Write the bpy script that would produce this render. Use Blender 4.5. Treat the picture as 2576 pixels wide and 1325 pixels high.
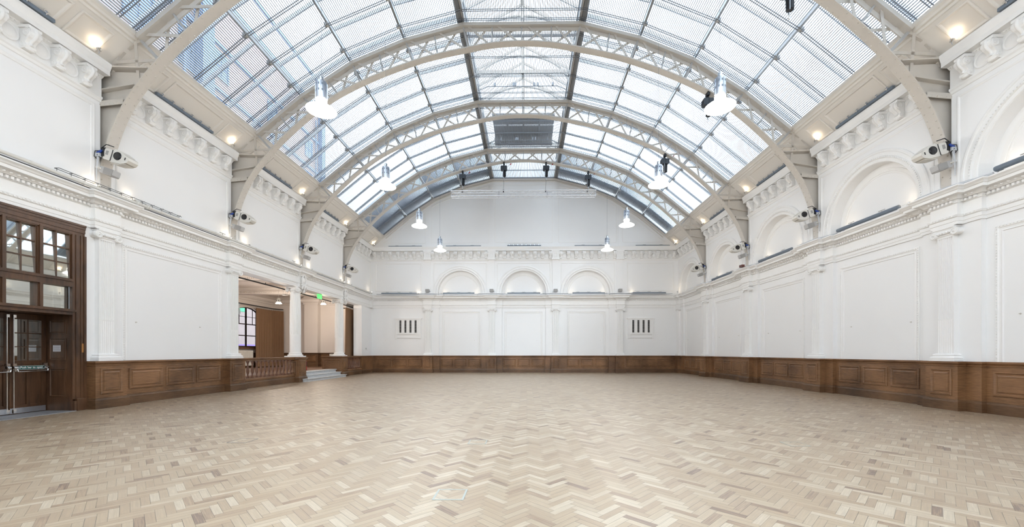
import bpy, math, random
from math import sin, cos, pi, radians, sqrt, atan2
random.seed(7)
for o in list(bpy.data.objects): bpy.data.objects.remove(o)
SC = bpy.context.scene
COL = SC.collection

# ------------------------------------------------------------------ camera, sky, exposure
cam_d = bpy.data.cameras.new('camera'); cam = bpy.data.objects.new('camera', cam_d); COL.objects.link(cam)
cam_d.sensor_width = 36.0; cam_d.lens = 36.0*1014.0/2576.0
cam_d.shift_x = -(1309.5-1288.0)/2576.0
cam_d.shift_y = (886.2-662.5)/2576.0
cam_d.clip_start = 0.05; cam_d.clip_end = 400
CAMX = 0.153
cam.location = (CAMX, 0, 1.3); cam.rotation_euler = (pi/2, 0, 0.0139)
SC.camera = cam

world = bpy.data.worlds.new('overcast_sky'); SC.world = world; world.use_nodes = True
wn = world.node_tree; bg = wn.nodes['Background']
bg.inputs['Color'].default_value = (0.78, 0.895, 1.0, 1); bg.inputs['Strength'].default_value = 3.55
vs = SC.view_settings
vs.view_transform = 'Standard'; vs.look = 'None'; vs.exposure = 0.66; vs.gamma = 1.0; vs.use_curve_mapping = False
LAMP = 50     # watts of every pendant lamp
SPOT = .14      # strength of the small warm uplights

# ------------------------------------------------------------------ hall numbers (metres, hall axis is x = 0)
T = [9.45+4.193*k for k in range(-3, 4)]         # truss lines
TR = T[3:]                                       # the four trusses in view
YB = -4.0                                        # rear wall
XL, XR, XU = -9.92, 10.05, 9.85                  # lower wall faces, upper wall face
YF, YU, YG = 26.12, 25.87, 25.92                 # end wall lower, upper, gable
ROOF = [(0, 12.42), (2.0, 12.40), (3.95, 11.89), (5.77, 11.14), (7.48, 10.03), (9.04, 8.76)]
SOFF = [(0, 11.74), (1.0, 11.685), (1.98, 11.51), (2.85, 11.33), (3.66, 11.11), (4.95, 10.64), (6.21, 10.04), (7.17, 9.38), (7.97, 8.69),
        (8.49, 8.16), (9.03, 7.52), (9.35, 7.02), (9.56, 6.56), (9.71, 6.12), (9.81, 5.75), (9.86, 5.4), (9.875, 4.97)]

# ------------------------------------------------------------------ materials
MATS = {}
def nt(name):
    m = bpy.data.materials.new(name); m.use_nodes = True; MATS[name] = m
    return m, m.node_tree, m.node_tree.nodes['Principled BSDF']
def plain(name, col, rough=.6, metal=0., var=0., scale=6., bump=0., spec=None):
    m, t, b = nt(name)
    b.inputs['Base Color'].default_value = (*col, 1); b.inputs['Roughness'].default_value = rough; b.inputs['Metallic'].default_value = metal
    if spec is not None: b.inputs['Specular IOR Level'].default_value = spec
    tc = t.nodes.new('ShaderNodeTexCoord'); nz = t.nodes.new('ShaderNodeTexNoise')
    nz.inputs['Scale'].default_value = scale; nz.inputs['Detail'].default_value = 3
    t.links.new(tc.outputs['Object'], nz.inputs['Vector'])
    if var:
        r = t.nodes.new('ShaderNodeMapRange'); r.inputs['To Min'].default_value = 1-var; r.inputs['To Max'].default_value = 1+var
        t.links.new(nz.outputs['Fac'], r.inputs['Value'])
        mx = t.nodes.new('ShaderNodeVectorMath'); mx.operation = 'SCALE'; mx.inputs[0].default_value = col
        t.links.new(r.outputs[0], mx.inputs['Scale']); t.links.new(mx.outputs[0], b.inputs['Base Color'])
    if bump:
        bp = t.nodes.new('ShaderNodeBump'); bp.inputs['Strength'].default_value = bump; bp.inputs['Distance'].default_value = .01
        t.links.new(nz.outputs['Fac'], bp.inputs['Height']); t.links.new(bp.outputs[0], b.inputs['Normal'])
    return m
def emis(name, col, s):
    m, t, b = nt(name)
    b.inputs['Base Color'].default_value = (*[min(1, c) for c in col], 1)
    b.inputs['Emission Color'].default_value = (*col, 1); b.inputs['Emission Strength'].default_value = s
    return m
def wood(name, dark, light, rough=.38, sc=(3.5, 3.5, 50)):
    m, t, b = nt(name)
    tc = t.nodes.new('ShaderNodeTexCoord'); mp = t.nodes.new('ShaderNodeMapping'); mp.inputs['Scale'].default_value = sc
    nz = t.nodes.new('ShaderNodeTexNoise'); nz.inputs['Scale'].default_value = 1.6; nz.inputs['Detail'].default_value = 6; nz.inputs['Roughness'].default_value = .65
    big = t.nodes.new('ShaderNodeTexNoise'); big.inputs['Scale'].default_value = .9
    ad = t.nodes.new('ShaderNodeMath'); ad.operation = 'ADD'
    cr = t.nodes.new('ShaderNodeValToRGB'); cr.color_ramp.elements[0].position = .72; cr.color_ramp.elements[1].position = 1.28
    cr.color_ramp.elements[0].position = .36; cr.color_ramp.elements[1].position = .68
    cr.color_ramp.elements[0].color = (*dark, 1); cr.color_ramp.elements[1].color = (*light, 1)
    hf = t.nodes.new('ShaderNodeMath'); hf.operation = 'MULTIPLY'; hf.inputs[1].default_value = .5
    L = t.links.new
    L(tc.outputs['Object'], mp.inputs[0]); L(mp.outputs[0], nz.inputs['Vector']); L(tc.outputs['Object'], big.inputs['Vector'])
    L(nz.outputs['Fac'], ad.inputs[0]); L(big.outputs['Fac'], ad.inputs[1]); L(ad.outputs[0], hf.inputs[0]); L(hf.outputs[0], cr.inputs[0])
    L(cr.outputs[0], b.inputs['Base Color']); b.inputs['Roughness'].default_value = rough
    bp = t.nodes.new('ShaderNodeBump'); bp.inputs['Strength'].default_value = .08; L(nz.outputs['Fac'], bp.inputs['Height']); L(bp.outputs[0], b.inputs['Normal'])
    return m
WHITE = plain('white_wall_paint', (.92, .92, .915), .55, var=.012, scale=1.3, bump=.02)
PLASTER = plain('white_moulded_plaster', (.91, .905, .89), .5, var=.02, scale=9, bump=.03)
CREAM = plain('cream_cove_plaster', (.80, .765, .71), .5, var=.015, scale=2)
STEEL = plain('cream_painted_steel', (.62, .58, .525), .42, var=.03, scale=8)
STEELG = plain('grey_painted_steel', (.48, .48, .475), .45, var=.05, scale=8)
DARKST = plain('dark_grey_steel', (.17, .175, .18), .5, var=.08, scale=4)
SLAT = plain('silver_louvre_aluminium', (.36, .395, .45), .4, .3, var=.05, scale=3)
SLATD = plain('dimmed_louvre_aluminium', (.30, .33, .37), .4, .6, var=.05, scale=3)  # copy of the slat metal, far bay's dimmer light put into its colour
RAIL = plain('louvre_rail_aluminium', (.28, .30, .33), .4, .5, var=.04)
ALU = plain('brushed_aluminium', (.62, .65, .70), .28, .9, var=.03, scale=20)
ALUW = plain('bright_truss_aluminium', (.80, .81, .83), .35, .6, var=.02)
CHROME = plain('chrome', (.8, .8, .8), .12, 1.0, var=.01)
BLACK = plain('black_plastic', (.012, .013, .016), .45, var=.1)
HOIST = plain('dark_blue_hoist_paint', (.035, .042, .055), .45, var=.1)
LENS = plain('black_glass_lens', (.01, .01, .013), .06, var=.05)
TROUGH = plain('blue_grey_fixture', (.17, .21, .26), .45, var=.1, scale=10)
PIPE = plain('light_grey_conduit', (.58, .60, .63), .4, .2, var=.03)
FIXT = plain('off_white_fixture', (.74, .72, .67), .4, var=.02, scale=8)
SPKM = plain('grey_speaker_case', (.50, .50, .50), .5, var=.03)
GRILLE = plain('grey_speaker_grille', (.36, .35, .34), .6, var=.08, scale=120)
BLUE = plain('blue_connector', (.02, .06, .32), .4, var=.05)
RED = plain('red_plastic', (.38, .02, .02), .4, var=.05)
BRASS = plain('brass_plate', (.45, .22, .08), .35, .6, var=.05)
OAK = wood('dark_oak_panelling', (.072, .033, .014), (.33, .17, .078))
OAKD = wood('dark_oak_skirting', (.048, .024, .011), (.20, .105, .050))
OAKV = wood('dark_oak_door_timber', (.036, .017, .009), (.15, .072, .034), sc=(8, 8, 1.2))
MARB = plain('veined_grey_marble', (.60, .62, .63), .35, var=.25, scale=14)
STONE = plain('grey_granite_threshold', (.25, .25, .26), .4, var=.4, scale=60)
CURT = plain('brown_velvet_curtain', (.235, .135, .072), .85, var=.06, scale=3)
ROOMW = plain('side_room_paint', (.72, .66, .61), .6, var=.015)
DARKGREY = plain('dark_grey_backing_and_shade', (.075, .07, .065), .6, var=.05)
BRICK = plain('pale_outside_brick', (.27, .205, .185), .9, var=.12, scale=2)
BLGREY = plain('blue_grey_outside_cladding', (.12, .17, .26), .5, var=.2, scale=1.3)
LEAD = plain('grey_boarding', (.27, .26, .25), .7, var=.1, scale=7)
GREENB = plain('green_board', (.05, .35, .15), .6, var=.05)
PURPLE = plain('purple_van', (.14, .07, .25), .5, var=.05)
WARMB = emis('warm_lit_bulb', (1.0, .80, .55), 40)
LAMPW = emis('white_lit_glass', (1.0, .98, .95), 9)
LAMPR = emis('warm_lit_glass', (1.0, .90, .76), 7)
LAMPB = emis('white_hot_bulb', (1.0, .98, .95), 50)
EXITG = emis('green_lit_sign', (.10, .75, .16), .9)
PAPER = plain('white_paper', (.72, .70, .74), .7, var=.01)
INK = plain('black_ink', (.02, .02, .03), .6, var=.01)
SIGNG = plain('dark_green_sign', (.0, .075, .055), .4, var=.02)
SIGNW = plain('white_sign_print', (.85, .85, .85), .5, var=.01)

def mk_mirror():
    m, t, b = nt('mirrored_window_glass')
    b.inputs['Base Color'].default_value = (.80, .83, .80, 1); b.inputs['Metallic'].default_value = 1; b.inputs['Roughness'].default_value = .02
    nz = t.nodes.new('ShaderNodeTexNoise'); nz.inputs['Scale'].default_value = 1.5
    bp = t.nodes.new('ShaderNodeBump'); bp.inputs['Strength'].default_value = .01; t.links.new(nz.outputs['Fac'], bp.inputs['Height']); t.links.new(bp.outputs[0], b.inputs['Normal'])
    return m
MIRROR = mk_mirror()
def mk_glass(name, tint, gl=.07):
    m = bpy.data.materials.new(name); m.use_nodes = True; t = m.node_tree; t.nodes.clear()
    out = t.nodes.new('ShaderNodeOutputMaterial'); mx = t.nodes.new('ShaderNodeMixShader'); tr = t.nodes.new('ShaderNodeBsdfTransparent'); g = t.nodes.new('ShaderNodeBsdfGlossy')
    tr.inputs[0].default_value = (*tint, 1); g.inputs['Roughness'].default_value = .03; mx.inputs[0].default_value = gl
    t.links.new(tr.outputs[0], mx.inputs[1]); t.links.new(g.outputs[0], mx.inputs[2]); t.links.new(mx.outputs[0], out.inputs[0])
    return m
GLASS = mk_glass('clear_roof_glass', (.92, .96, 1.0))

def mk_floor():
    m, t, b = nt('herringbone_oak_blocks')
    N, L = t.nodes, t.links
    def mt(op, a, bb=None, c=None):
        n = N.new('ShaderNodeMath'); n.operation = op
        for i, v in enumerate((a, bb, c)):
            if v is None: continue
            if isinstance(v, (int, float)): n.inputs[i].default_value = v
            else: L.new(v, n.inputs[i])
        return n.outputs[0]
    tc = N.new('ShaderNodeTexCoord'); sp = N.new('ShaderNodeSeparateXYZ'); L.new(tc.outputs['Object'], sp.inputs[0])
    x, y = sp.outputs[0], sp.outputs[1]
    W, LB = .0635, .271; r2 = 1/sqrt(2)
    u = mt('MULTIPLY', mt('ADD', x, y), r2); v = mt('MULTIPLY', mt('SUBTRACT', y, x), r2)
    s = mt('SUBTRACT', u, v)
    # family A
    nA = mt('FLOOR', mt('DIVIDE', mt('ADD', s, W), 2*LB))
    uA = mt('SUBTRACT', u, mt('MULTIPLY', nA, LB)); vA = mt('ADD', v, mt('MULTIPLY', nA, LB))
    kA = mt('FLOOR', mt('DIVIDE', vA, W)); tA = mt('SUBTRACT', uA, mt('MULTIPLY', kA, W)); wA = mt('SUBTRACT', vA, mt('MULTIPLY', kA, W))
    inA = mt('MULTIPLY', mt('GREATER_THAN', tA, 0), mt('LESS_THAN', tA, LB))
    # family B
    nB = mt('FLOOR', mt('DIVIDE', mt('SUBTRACT', s, LB-W), 2*LB))
    uB = mt('SUBTRACT', u, mt('MULTIPLY', nB, LB)); vB = mt('ADD', v, mt('MULTIPLY', nB, LB))
    jB = mt('FLOOR', mt('DIVIDE', mt('SUBTRACT', uB, LB), W)); pB = mt('SUBTRACT', mt('SUBTRACT', uB, LB), mt('MULTIPLY', jB, W))
    qB = mt('ADD', mt('SUBTRACT', vB, mt('MULTIPLY', mt('ADD', jB, 1), W)), LB)
    def mix(a, bb): return mt('ADD', mt('MULTIPLY', a, inA), mt('MULTIPLY', bb, mt('SUBTRACT', 1, inA)))
    ln = mix(tA, qB); wd = mix(wA, pB); i1 = mix(nA, mt('ADD', nB, 500.5)); i2 = mix(kA, mt('ADD', jB, 300.25))
    cv = N.new('ShaderNodeCombineXYZ'); L.new(i1, cv.inputs[0]); L.new(i2, cv.inputs[1])
    wnz = N.new('ShaderNodeTexWhiteNoise'); wnz.noise_dimensions = '2D'; L.new(cv.outputs[0], wnz.inputs['Vector'])
    sc = N.new('ShaderNodeSeparateColor'); L.new(wnz.outputs['Color'], sc.inputs[0])
    e = mt('MINIMUM', mt('MINIMUM', ln, mt('SUBTRACT', LB, ln)), mt('MINIMUM', wd, mt('SUBTRACT', W, wd)))
    gap = mt('LESS_THAN', e, .0015)
    # grain along the block
    gv = N.new('ShaderNodeCombineXYZ'); L.new(mt('MULTIPLY', ln, 5), gv.inputs[0]); L.new(mt('MULTIPLY', wd, 90), gv.inputs[1]); L.new(mt('MULTIPLY', sc.outputs[0], 50), gv.inputs[2])
    gr = N.new('ShaderNodeTexNoise'); gr.inputs['Scale'].default_value = 1.0; gr.inputs['Detail'].default_value = 4; L.new(gv.outputs[0], gr.inputs['Vector'])
    cr = N.new('ShaderNodeValToRGB'); el = cr.color_ramp.elements
    el[0].position = 0; el[0].color = (.18, .115, .078, 1)
    el[1].position = 1; el[1].color = (.46, .375, .27, 1)
    for p, c in ((.03, (.25, .165, .102, 1)), (.10, (.315, .222, .140, 1)), (.4, (.345, .252, .160, 1)), (.75, (.375, .287, .19, 1))):
        k = el.new(p); k.color = c
    L.new(mt('ADD', sc.outputs[1], mt('MULTIPLY', mt('SUBTRACT', gr.outputs['Fac'], .5), .22)), cr.inputs[0])
    big = N.new('ShaderNodeTexNoise'); big.inputs['Scale'].default_value = .35; big.inputs['Detail'].default_value = 2; L.new(tc.outputs['Object'], big.inputs['Vector'])
    f1 = mt('ADD', .94, mt('MULTIPLY', big.outputs['Fac'], .12))
    f2 = mt('ADD', .76, mt('MULTIPLY', gr.outputs['Fac'], .48))
    f = mt('MULTIPLY', mt('MULTIPLY', f1, f2), mt('SUBTRACT', 1, mt('MULTIPLY', gap, mt('ADD', .30, mt('MULTIPLY', sc.outputs[2], .6)))))
    vm = N.new('ShaderNodeVectorMath'); vm.operation = 'SCALE'; L.new(cr.outputs[0], vm.inputs[0]); L.new(f, vm.inputs['Scale'])
    L.new(vm.outputs[0], b.inputs['Base Color'])
    L.new(mt('ADD', .34, mt('MULTIPLY', gr.outputs['Fac'], .2)), b.inputs['Roughness']); b.inputs['Coat Weight'].default_value = .75; b.inputs['Coat Roughness'].default_value = .5
    b.inputs['Anisotropic'].default_value = .5; b.inputs['Specular IOR Level'].default_value = .5
    tg = N.new('ShaderNodeCombineXYZ'); L.new(mix(r2, -r2), tg.inputs[0]); tg.inputs[1].default_value = r2; L.new(tg.outputs[0], b.inputs['Tangent'])
    bp = N.new('ShaderNodeBump'); bp.inputs['Strength'].default_value = .15; bp.inputs['Distance'].default_value = .002
    L.new(mt('ADD', mt('MULTIPLY', gr.outputs['Fac'], .5), mt('SUBTRACT', 1, gap)), bp.inputs['Height']); L.new(bp.outputs[0], b.inputs['Normal'])
    return m
FLOOR = mk_floor()

# ------------------------------------------------------------------ mesh helpers
def V(a, b): return (a[0]+b[0], a[1]+b[1], a[2]+b[2])
def Sb(a, b): return (a[0]-b[0], a[1]-b[1], a[2]-b[2])
def Ml(a, k): return (a[0]*k, a[1]*k, a[2]*k)
def Dt(a, b): return a[0]*b[0]+a[1]*b[1]+a[2]*b[2]
def Cr(a, b): return (a[1]*b[2]-a[2]*b[1], a[2]*b[0]-a[0]*b[2], a[0]*b[1]-a[1]*b[0])
def Nm(a):
    l = sqrt(Dt(a, a)) or 1; return (a[0]/l, a[1]/l, a[2]/l)

class M:
    def __init__(s): s.v = []; s.f = []; s.sm = []
    def add(s, vs, fs, smooth=False):
        n = len(s.v); s.v += [tuple(p) for p in vs]; s.f += [tuple(i+n for i in f) for f in fs]; s.sm += [smooth]*len(fs); return s
    def box(s, x0, x1, y0, y1, z0, z1):
        x0, x1 = sorted((x0, x1)); y0, y1 = sorted((y0, y1)); z0, z1 = sorted((z0, z1))
        return s.add([(x0, y0, z0), (x1, y0, z0), (x1, y1, z0), (x0, y1, z0), (x0, y0, z1), (x1, y0, z1), (x1, y1, z1), (x0, y1, z1)],
                     [(0, 3, 2, 1), (4, 5, 6, 7), (0, 1, 5, 4), (1, 2, 6, 5), (2, 3, 7, 6), (3, 0, 4, 7)])
    def cbox(s, c, d): return s.box(c[0]-d[0]/2, c[0]+d[0]/2, c[1]-d[1]/2, c[1]+d[1]/2, c[2]-d[2]/2, c[2]+d[2]/2)
    def bar(s, p, q, w, h, up=(0, 0, 1)):      # rectangular bar from p to q, w across, h along up
        d = Nm(Sb(q, p)); a = Nm(Cr(d, up)); b = Nm(Cr(a, d)); vs = []
        for e in (p, q):
            for i, j in ((-1, -1), (1, -1), (1, 1), (-1, 1)): vs.append(V(e, V(Ml(a, i*w/2), Ml(b, j*h/2))))
        return s.add(vs, [(0, 1, 2, 3), (7, 6, 5, 4), (0, 4, 5, 1), (1, 5, 6, 2), (2, 6, 7, 3), (3, 7, 4, 0)])
    def tube(s, pts, r, n=8, smooth=True, caps=True):
        rings = []; prev = None
        for i, p in enumerate(pts):
            a = pts[max(0, i-1)]; b = pts[min(len(pts)-1, i+1)]; d = Nm(Sb(b, a))
            if prev is None:
                up = (0, 0, 1) if abs(d[2]) < .9 else (1, 0, 0); u = Nm(Cr(d, up))
            else: u = Nm(Sb(prev, Ml(d, Dt(prev, d))))
            prev = u; w = Cr(d, u); rr = r[i] if isinstance(r, (list, tuple)) else r
            rings.append([V(p, V(Ml(u, cos(2*pi*k/n)*rr), Ml(w, sin(2*pi*k/n)*rr))) for k in range(n)])
        vs = [q for rg in rings for q in rg]; fs = []
        for i in range(len(pts)-1):
            for k in range(n): fs.append((i*n+k, i*n+(k+1) % n, (i+1)*n+(k+1) % n, (i+1)*n+k))
        s.add(vs, fs, smooth)
        if caps: s.add(rings[0], [tuple(range(n-1, -1, -1))]); s.add(rings[-1], [tuple(range(n))])
        return s
    def lathe(s, prof, c=(0, 0, 0), axis=(0, 0, 1), n=20, smooth=True, flute=None):   # prof: (radius, height along axis)
        ax = Nm(axis); up = (0, 0, 1) if abs(ax[2]) < .9 else (1, 0, 0); u = Nm(Cr(up, ax)); w = Cr(ax, u); vs = []; fs = []
        for r, h in prof:
            for k in range(n):
                a = 2*pi*k/n; rr = r*(flute(k) if flute else 1)
                vs.append(V(c, V(Ml(ax, h), V(Ml(u, cos(a)*rr), Ml(w, sin(a)*rr)))))
        for i in range(len(prof)-1):
            for k in range(n): fs.append((i*n+k, i*n+(k+1) % n, (i+1)*n+(k+1) % n, (i+1)*n+k))
        s.add(vs, fs, smooth)
        if prof[0][0] > 1e-4: s.add(vs[:n], [tuple(range(n-1, -1, -1))])
        if prof[-1][0] > 1e-4: s.add(vs[-n:], [tuple(range(n))])
        return s
    def prism(s, poly, O, A, B, N_, d):        # polygon (a,b) in plane O + aA + bB, extruded d along N_
        p0 = [V(O, V(Ml(A, a), Ml(B, b))) for a, b in poly]; p1 = [V(p, Ml(N_, d)) for p in p0]; n = len(poly)
        return s.add(p0+p1, [tuple(range(n-1, -1, -1)), tuple(range(n, 2*n))]+[(i, (i+1) % n, n+(i+1) % n, n+i) for i in range(n)])
    def sweep(s, path, prof, pre=None, post=None, closed=False, caps=True):
        # path: plan points (x,y), room on the right hand; prof: (out, z) from bottom to top
        P = list(path); n = len(P); vs = []; fs = []; k = len(prof)
        def nrm(a, b):
            dx, dy = b[0]-a[0], b[1]-a[1]; l = sqrt(dx*dx+dy*dy) or 1; return (dy/l, -dx/l)
        for i in range(n):
            a = P[i-1] if i > 0 else (P[-1] if closed else pre); b = P[i+1] if i < n-1 else (P[0] if closed else post)
            n1 = nrm(a, P[i]) if a else None; n2 = nrm(P[i], b) if b else None
            if n1 is None: m = n2
            elif n2 is None: m = n1
            else:
                dd = 1+n1[0]*n2[0]+n1[1]*n2[1]; dd = max(dd, .2); m = ((n1[0]+n2[0])/dd, (n1[1]+n2[1])/dd)
            for o, z in prof: vs.append((P[i][0]+m[0]*o, P[i][1]+m[1]*o, z))
        for i in range(n if closed else n-1):
            j = (i+1) % n
            for q in range(k-1): fs.append((i*k+q, i*k+q+1, j*k+q+1, j*k+q))
        s.add(vs, fs)
        if caps and not closed:
            s.add(vs[:k], [tuple(range(k))]); s.add(vs[-k:], [tuple(range(k-1, -1, -1))])
        return s
    def frame(s, O, U, W, N_, r, prof, fill=True, bottom=True):
        # rectangular moulding: r=(u0,u1,w0,w1); prof=[(inset, out)]
        u0, u1, w0, w1 = r; vs = []; fs = []
        for ins, o in prof:
            wb = w0+ins if bottom else w0
            for a, b in ((u0+ins, wb), (u1-ins, wb), (u1-ins, w1-ins), (u0+ins, w1-ins)):
                vs.append(V(O, V(Ml(U, a), V(Ml(W, b), Ml(N_, o)))))
        for i in range(len(prof)-1):
            for k in range(4):
                if k == 0 and not bottom: continue
                fs.append((i*4+k, i*4+(k+1) % 4, (i+1)*4+(k+1) % 4, (i+1)*4+k))
        if fill: e = (len(prof)-1)*4; fs.append((e, e+1, e+2, e+3))
        return s.add(vs, fs)
    def arch(s, O, U, W, N_, prof, n=48, a0=0., a1=pi, legs=0.):   # prof=[(radius, out)]
        vs = []; fs = []; k = len(prof); angs = [a0+(a1-a0)*i/n for i in range(n+1)]
        st = [(cos(a), sin(a), 0) for a in angs]
        if legs: st = [(1, 0, -legs)]+st+[(-1, 0, -legs)]
        for ca, sa, dz in st:
            for r, o in prof: vs.append(V(O, V(Ml(U, r*ca), V(Ml(W, r*sa+dz), Ml(N_, o)))))
        for i in range(len(st)-1):
            for q in range(k-1): fs.append((i*k+q, i*k+q+1, (i+1)*k+q+1, (i+1)*k+q))
        return s.add(vs, fs, False)
    def build(s, name, mat, parent=None, label=None, kind=None, cat=None, group=None, local=False):
        me = bpy.data.meshes.new(name)
        off = (0, 0, 0)
        if parent is not None and not local:
            p = parent; 
            while p is not None: off = V(off, tuple(p.location)); p = p.parent
        me.from_pydata([Sb(q, off) for q in s.v] if off != (0, 0, 0) else s.v, [], s.f)
        me.polygons.foreach_set('use_smooth', s.sm); me.materials.append(mat); me.update()
        o = bpy.data.objects.new(name, me); COL.objects.link(o)
        if parent is not None: o.parent = parent
        for k_, v_ in (('label', label), ('kind', kind), ('category', cat), ('group', group)):
            if v_: o[k_] = v_
        return o
def empty(name, loc, label=None, cat=None, group=None, kind=None, rz=0.):
    o = bpy.data.objects.new(name, None); COL.objects.link(o); o.location = loc; o.rotation_euler[2] = rz; o.empty_display_size = .1
    for k_, v_ in (('label', label), ('category', cat), ('group', group), ('kind', kind)):
        if v_: o[k_] = v_
    return o
def struct(name, m, mat, label=None): return m.build(name, mat, kind='structure', label=label)
def copy_tree(o, loc=None, label=None, scale=None, rz=None, parent=None):
    c = o.copy(); COL.objects.link(c); c.parent = parent
    if loc is not None: c.location = loc
    if label: c['label'] = label
    if scale: c.scale = scale
    if rz is not None: c.rotation_euler[2] = rz
    for ch in o.children: copy_tree(ch, parent=c)
    return c
def light(name, kind, loc, parent, energy, col, size=.05, spot=None, target=None, blend=.8):
    d = bpy.data.lights.new(name, kind); d.energy = energy; d.color = col; d.shadow_soft_size = size
    if spot: d.spot_size = spot; d.spot_blend = blend
    o = bpy.data.objects.new(name, d); COL.objects.link(o); o.parent = parent; o.location = loc
    if target is not None:
        import mathutils
        o.rotation_euler = mathutils.Vector(target).to_track_quat('-Z', 'Y').to_euler()
    return o
def text_mesh(body, size, mat, parent, name, loc, rot, extrude=.001, bold=True, align='LEFT', sx=1.):
    cu = bpy.data.curves.new(name, 'FONT'); cu.body = body; cu.size = size; cu.extrude = extrude; cu.align_x = align
    if bold: cu.offset = size*.022
    tmp = bpy.data.objects.new('tmp', cu); COL.objects.link(tmp)
    dg = bpy.context.evaluated_depsgraph_get(); me = bpy.data.meshes.new_from_object(tmp.evaluated_get(dg))
    bpy.data.objects.remove(tmp); me.materials.clear(); me.materials.append(mat)
    o = bpy.data.objects.new(name, me); COL.objects.link(o); o.parent = parent; o.location = loc; o.rotation_euler = rot; o.scale = (sx, 1, 1)
    return o
X_, Y_, Z_ = (1, 0, 0), (0, 1, 0), (0, 0, 1)
mX, mY = (-1, 0, 0), (0, -1, 0)
ORD = ['nearest', 'second nearest', 'third nearest', 'farthest']

# ================================================================== FLOOR AND LOWER WALLS
flo = struct('floor', M().box(-9.9, 10.2, YB, YF+.1, -.2, 0), FLOOR)

Y0L, Y1L = 13.98, 24.55         # side room opening in the left wall
w = M()
w.box(XL-.5, XL, YB, 6.75, 0, 4.2); w.box(XL-.5, XL, 9.03, Y0L, 0, 4.2); w.box(XL-.5, XL, Y1L, YF, 0, 4.2)
w.box(XL-.5, XL, YB, YF, 4.2, 4.95)
wl = struct('wall_left', w, WHITE)
w = M().box(XR, XR+.3, YB, YF+.3, 0, 5.0)
for t in T: w.box(XR-.10, XR, t-.64, t+.64, 1.0, 4.7)
w.box(XR-.10, XR, 25.28, YF, 1.0, 4.7)
wr = struct('wall_right', w, WHITE)
w = M().box(XL-.5, XR+.3, YF, YF+.3, 0, 5.0)
GP = [(-6.18, -6.45, -5.49), (-2.06, -2.70, -1.42), (2.06, 1.42, 2.70), (6.18, 5.49, 6.45)]    # pilaster centre and backing strip of the end wall
for c, a, b in GP: w.box(a, b, YF-.10, YF, 1.0, 4.7)
wf = struct('wall_front', w, WHITE)
struct('wall_rear', M().box(XL-.5, XR+.3, YB-.2, YB, 0, 12.5), WHITE)

# ---- plans of wainscot and entablature
def plan_left(y0, y1, dep, hw=.33, ts=T, corner=True):
    p = [(XL, y0)]
    for t in ts:
        if t-hw > y0 and t+hw < y1+.01: p += [(XL, t-hw), (XL+dep, t-hw), (XL+dep, t+hw), (XL, t+hw)]
    if corner: p += [(XL, 25.85), (XL+.10, 25.85), (XL+.10, y1)]
    else: p.append((XL, y1))
    return p
def plan_far(dep_s, dep_p, hw=.27):
    p = []
    for c, a, b in GP:
        q = [(a, YF), (a, YF-dep_s), (c-hw, YF-dep_s), (c-hw, YF-dep_s-dep_p), (c+hw, YF-dep_s-dep_p), (c+hw, YF-dep_s), (b, YF-dep_s), (b, YF)]
        if c == -6.18: q = [(a, YF), (a, YF-dep_s-dep_p), (c+hw, YF-dep_s-dep_p), (c+hw, YF-dep_s), (b, YF-dep_s), (b, YF)]
        if c == 6.18: q = [(a, YF), (a, YF-dep_s), (c-hw, YF-dep_s), (c-hw, YF-dep_s-dep_p), (b, YF-dep_s-dep_p), (b, YF)]
        p += q
    return p
def plan_right(dep_s, dep_p, hw=.33):
    p = [(XR-dep_s-dep_p, YF), (XR-dep_s-dep_p, 25.68), (XR-dep_s, 25.68), (XR-dep_s, 25.28), (XR, 25.28)]
    for t in reversed(T[1:]):
        p += [(XR, t+.64), (XR-dep_s, t+.64), (XR-dep_s, t+hw), (XR-dep_s-dep_p, t+hw), (XR-dep_s-dep_p, t-hw), (XR-dep_s, t-hw), (XR-dep_s, t-.64), (XR, t-.64)]
    p.append((XR, YB))
    return p
PLINTH = [(.002, 0), (.07, 0), (.07, .195), (.055, .215), (.05, .235), (.03, .25), (.03, .99), (.045, .995), (.05, 1.025), (.075, 1.05), (.09, 1.06), (.09, 1.10), (.002, 1.10)]
PL_ONLY = PLINTH[:6]+[(.03, .27), (.002, .27)]

PANELP = [(0, .0), (0, .014), (.012, .026), (.03, .028), (.04, .016), (.05, .004), (.075, .002), (.08, .012), (.10, .022), (.115, .022), (.12, .014), (.13, .014)]
def wood_panel(parent, O, U, N_, u0, u1, z0=.38, z1=.90):
    m = M(); m.frame(O, U, Z_, N_, (u0, u1, z0, z1), PANELP); return m.build('panel', OAK, parent)
def wainscot(name, path, pre=None, post=None):
    e = empty(name, (path[0][0], path[0][1], 0), kind='structure')
    M().sweep(path, PLINTH[5:], pre, post, caps=True).build('panelled_dado', OAK, e)
    M().sweep(path, PLINTH[:6]+[(.002, .25)], pre, post, caps=True).build('skirting', OAKD, e)
    return e
far2 = plan_far(.12, .17); rt2 = plan_right(.10, .18)
wn1 = wainscot('trim_1', plan_left(9.05, Y0L, .19, ts=T[3:5], corner=False)[:-1])
wn1b = wainscot('trim_2', [(XL, YB), (XL, 6.75)])
FC = [(XL+.10, YF)]+far2+[(XR-.27, YF)]
wn3 = wainscot('trim_3', FC, pre=(XL+.10, 25.85), post=(XR-.27, 25.68))
wn4 = wainscot('trim_4', rt2, pre=far2[-1])
wn5 = wainscot('trim_5', [(XL-.5, Y1L), (XL, Y1L), (XL, 25.85), (XL+.10, 25.85), (XL+.10, YF)], post=(-6.45, YF))
def trio(parent, O, U, N_, u0, u1, n=3, gap=.10):
    wd = (u1-u0-gap*(n-1))/n
    for i in range(n): a = u0+i*(wd+gap); wood_panel(parent, O, U, N_, a, a+wd)
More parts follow.
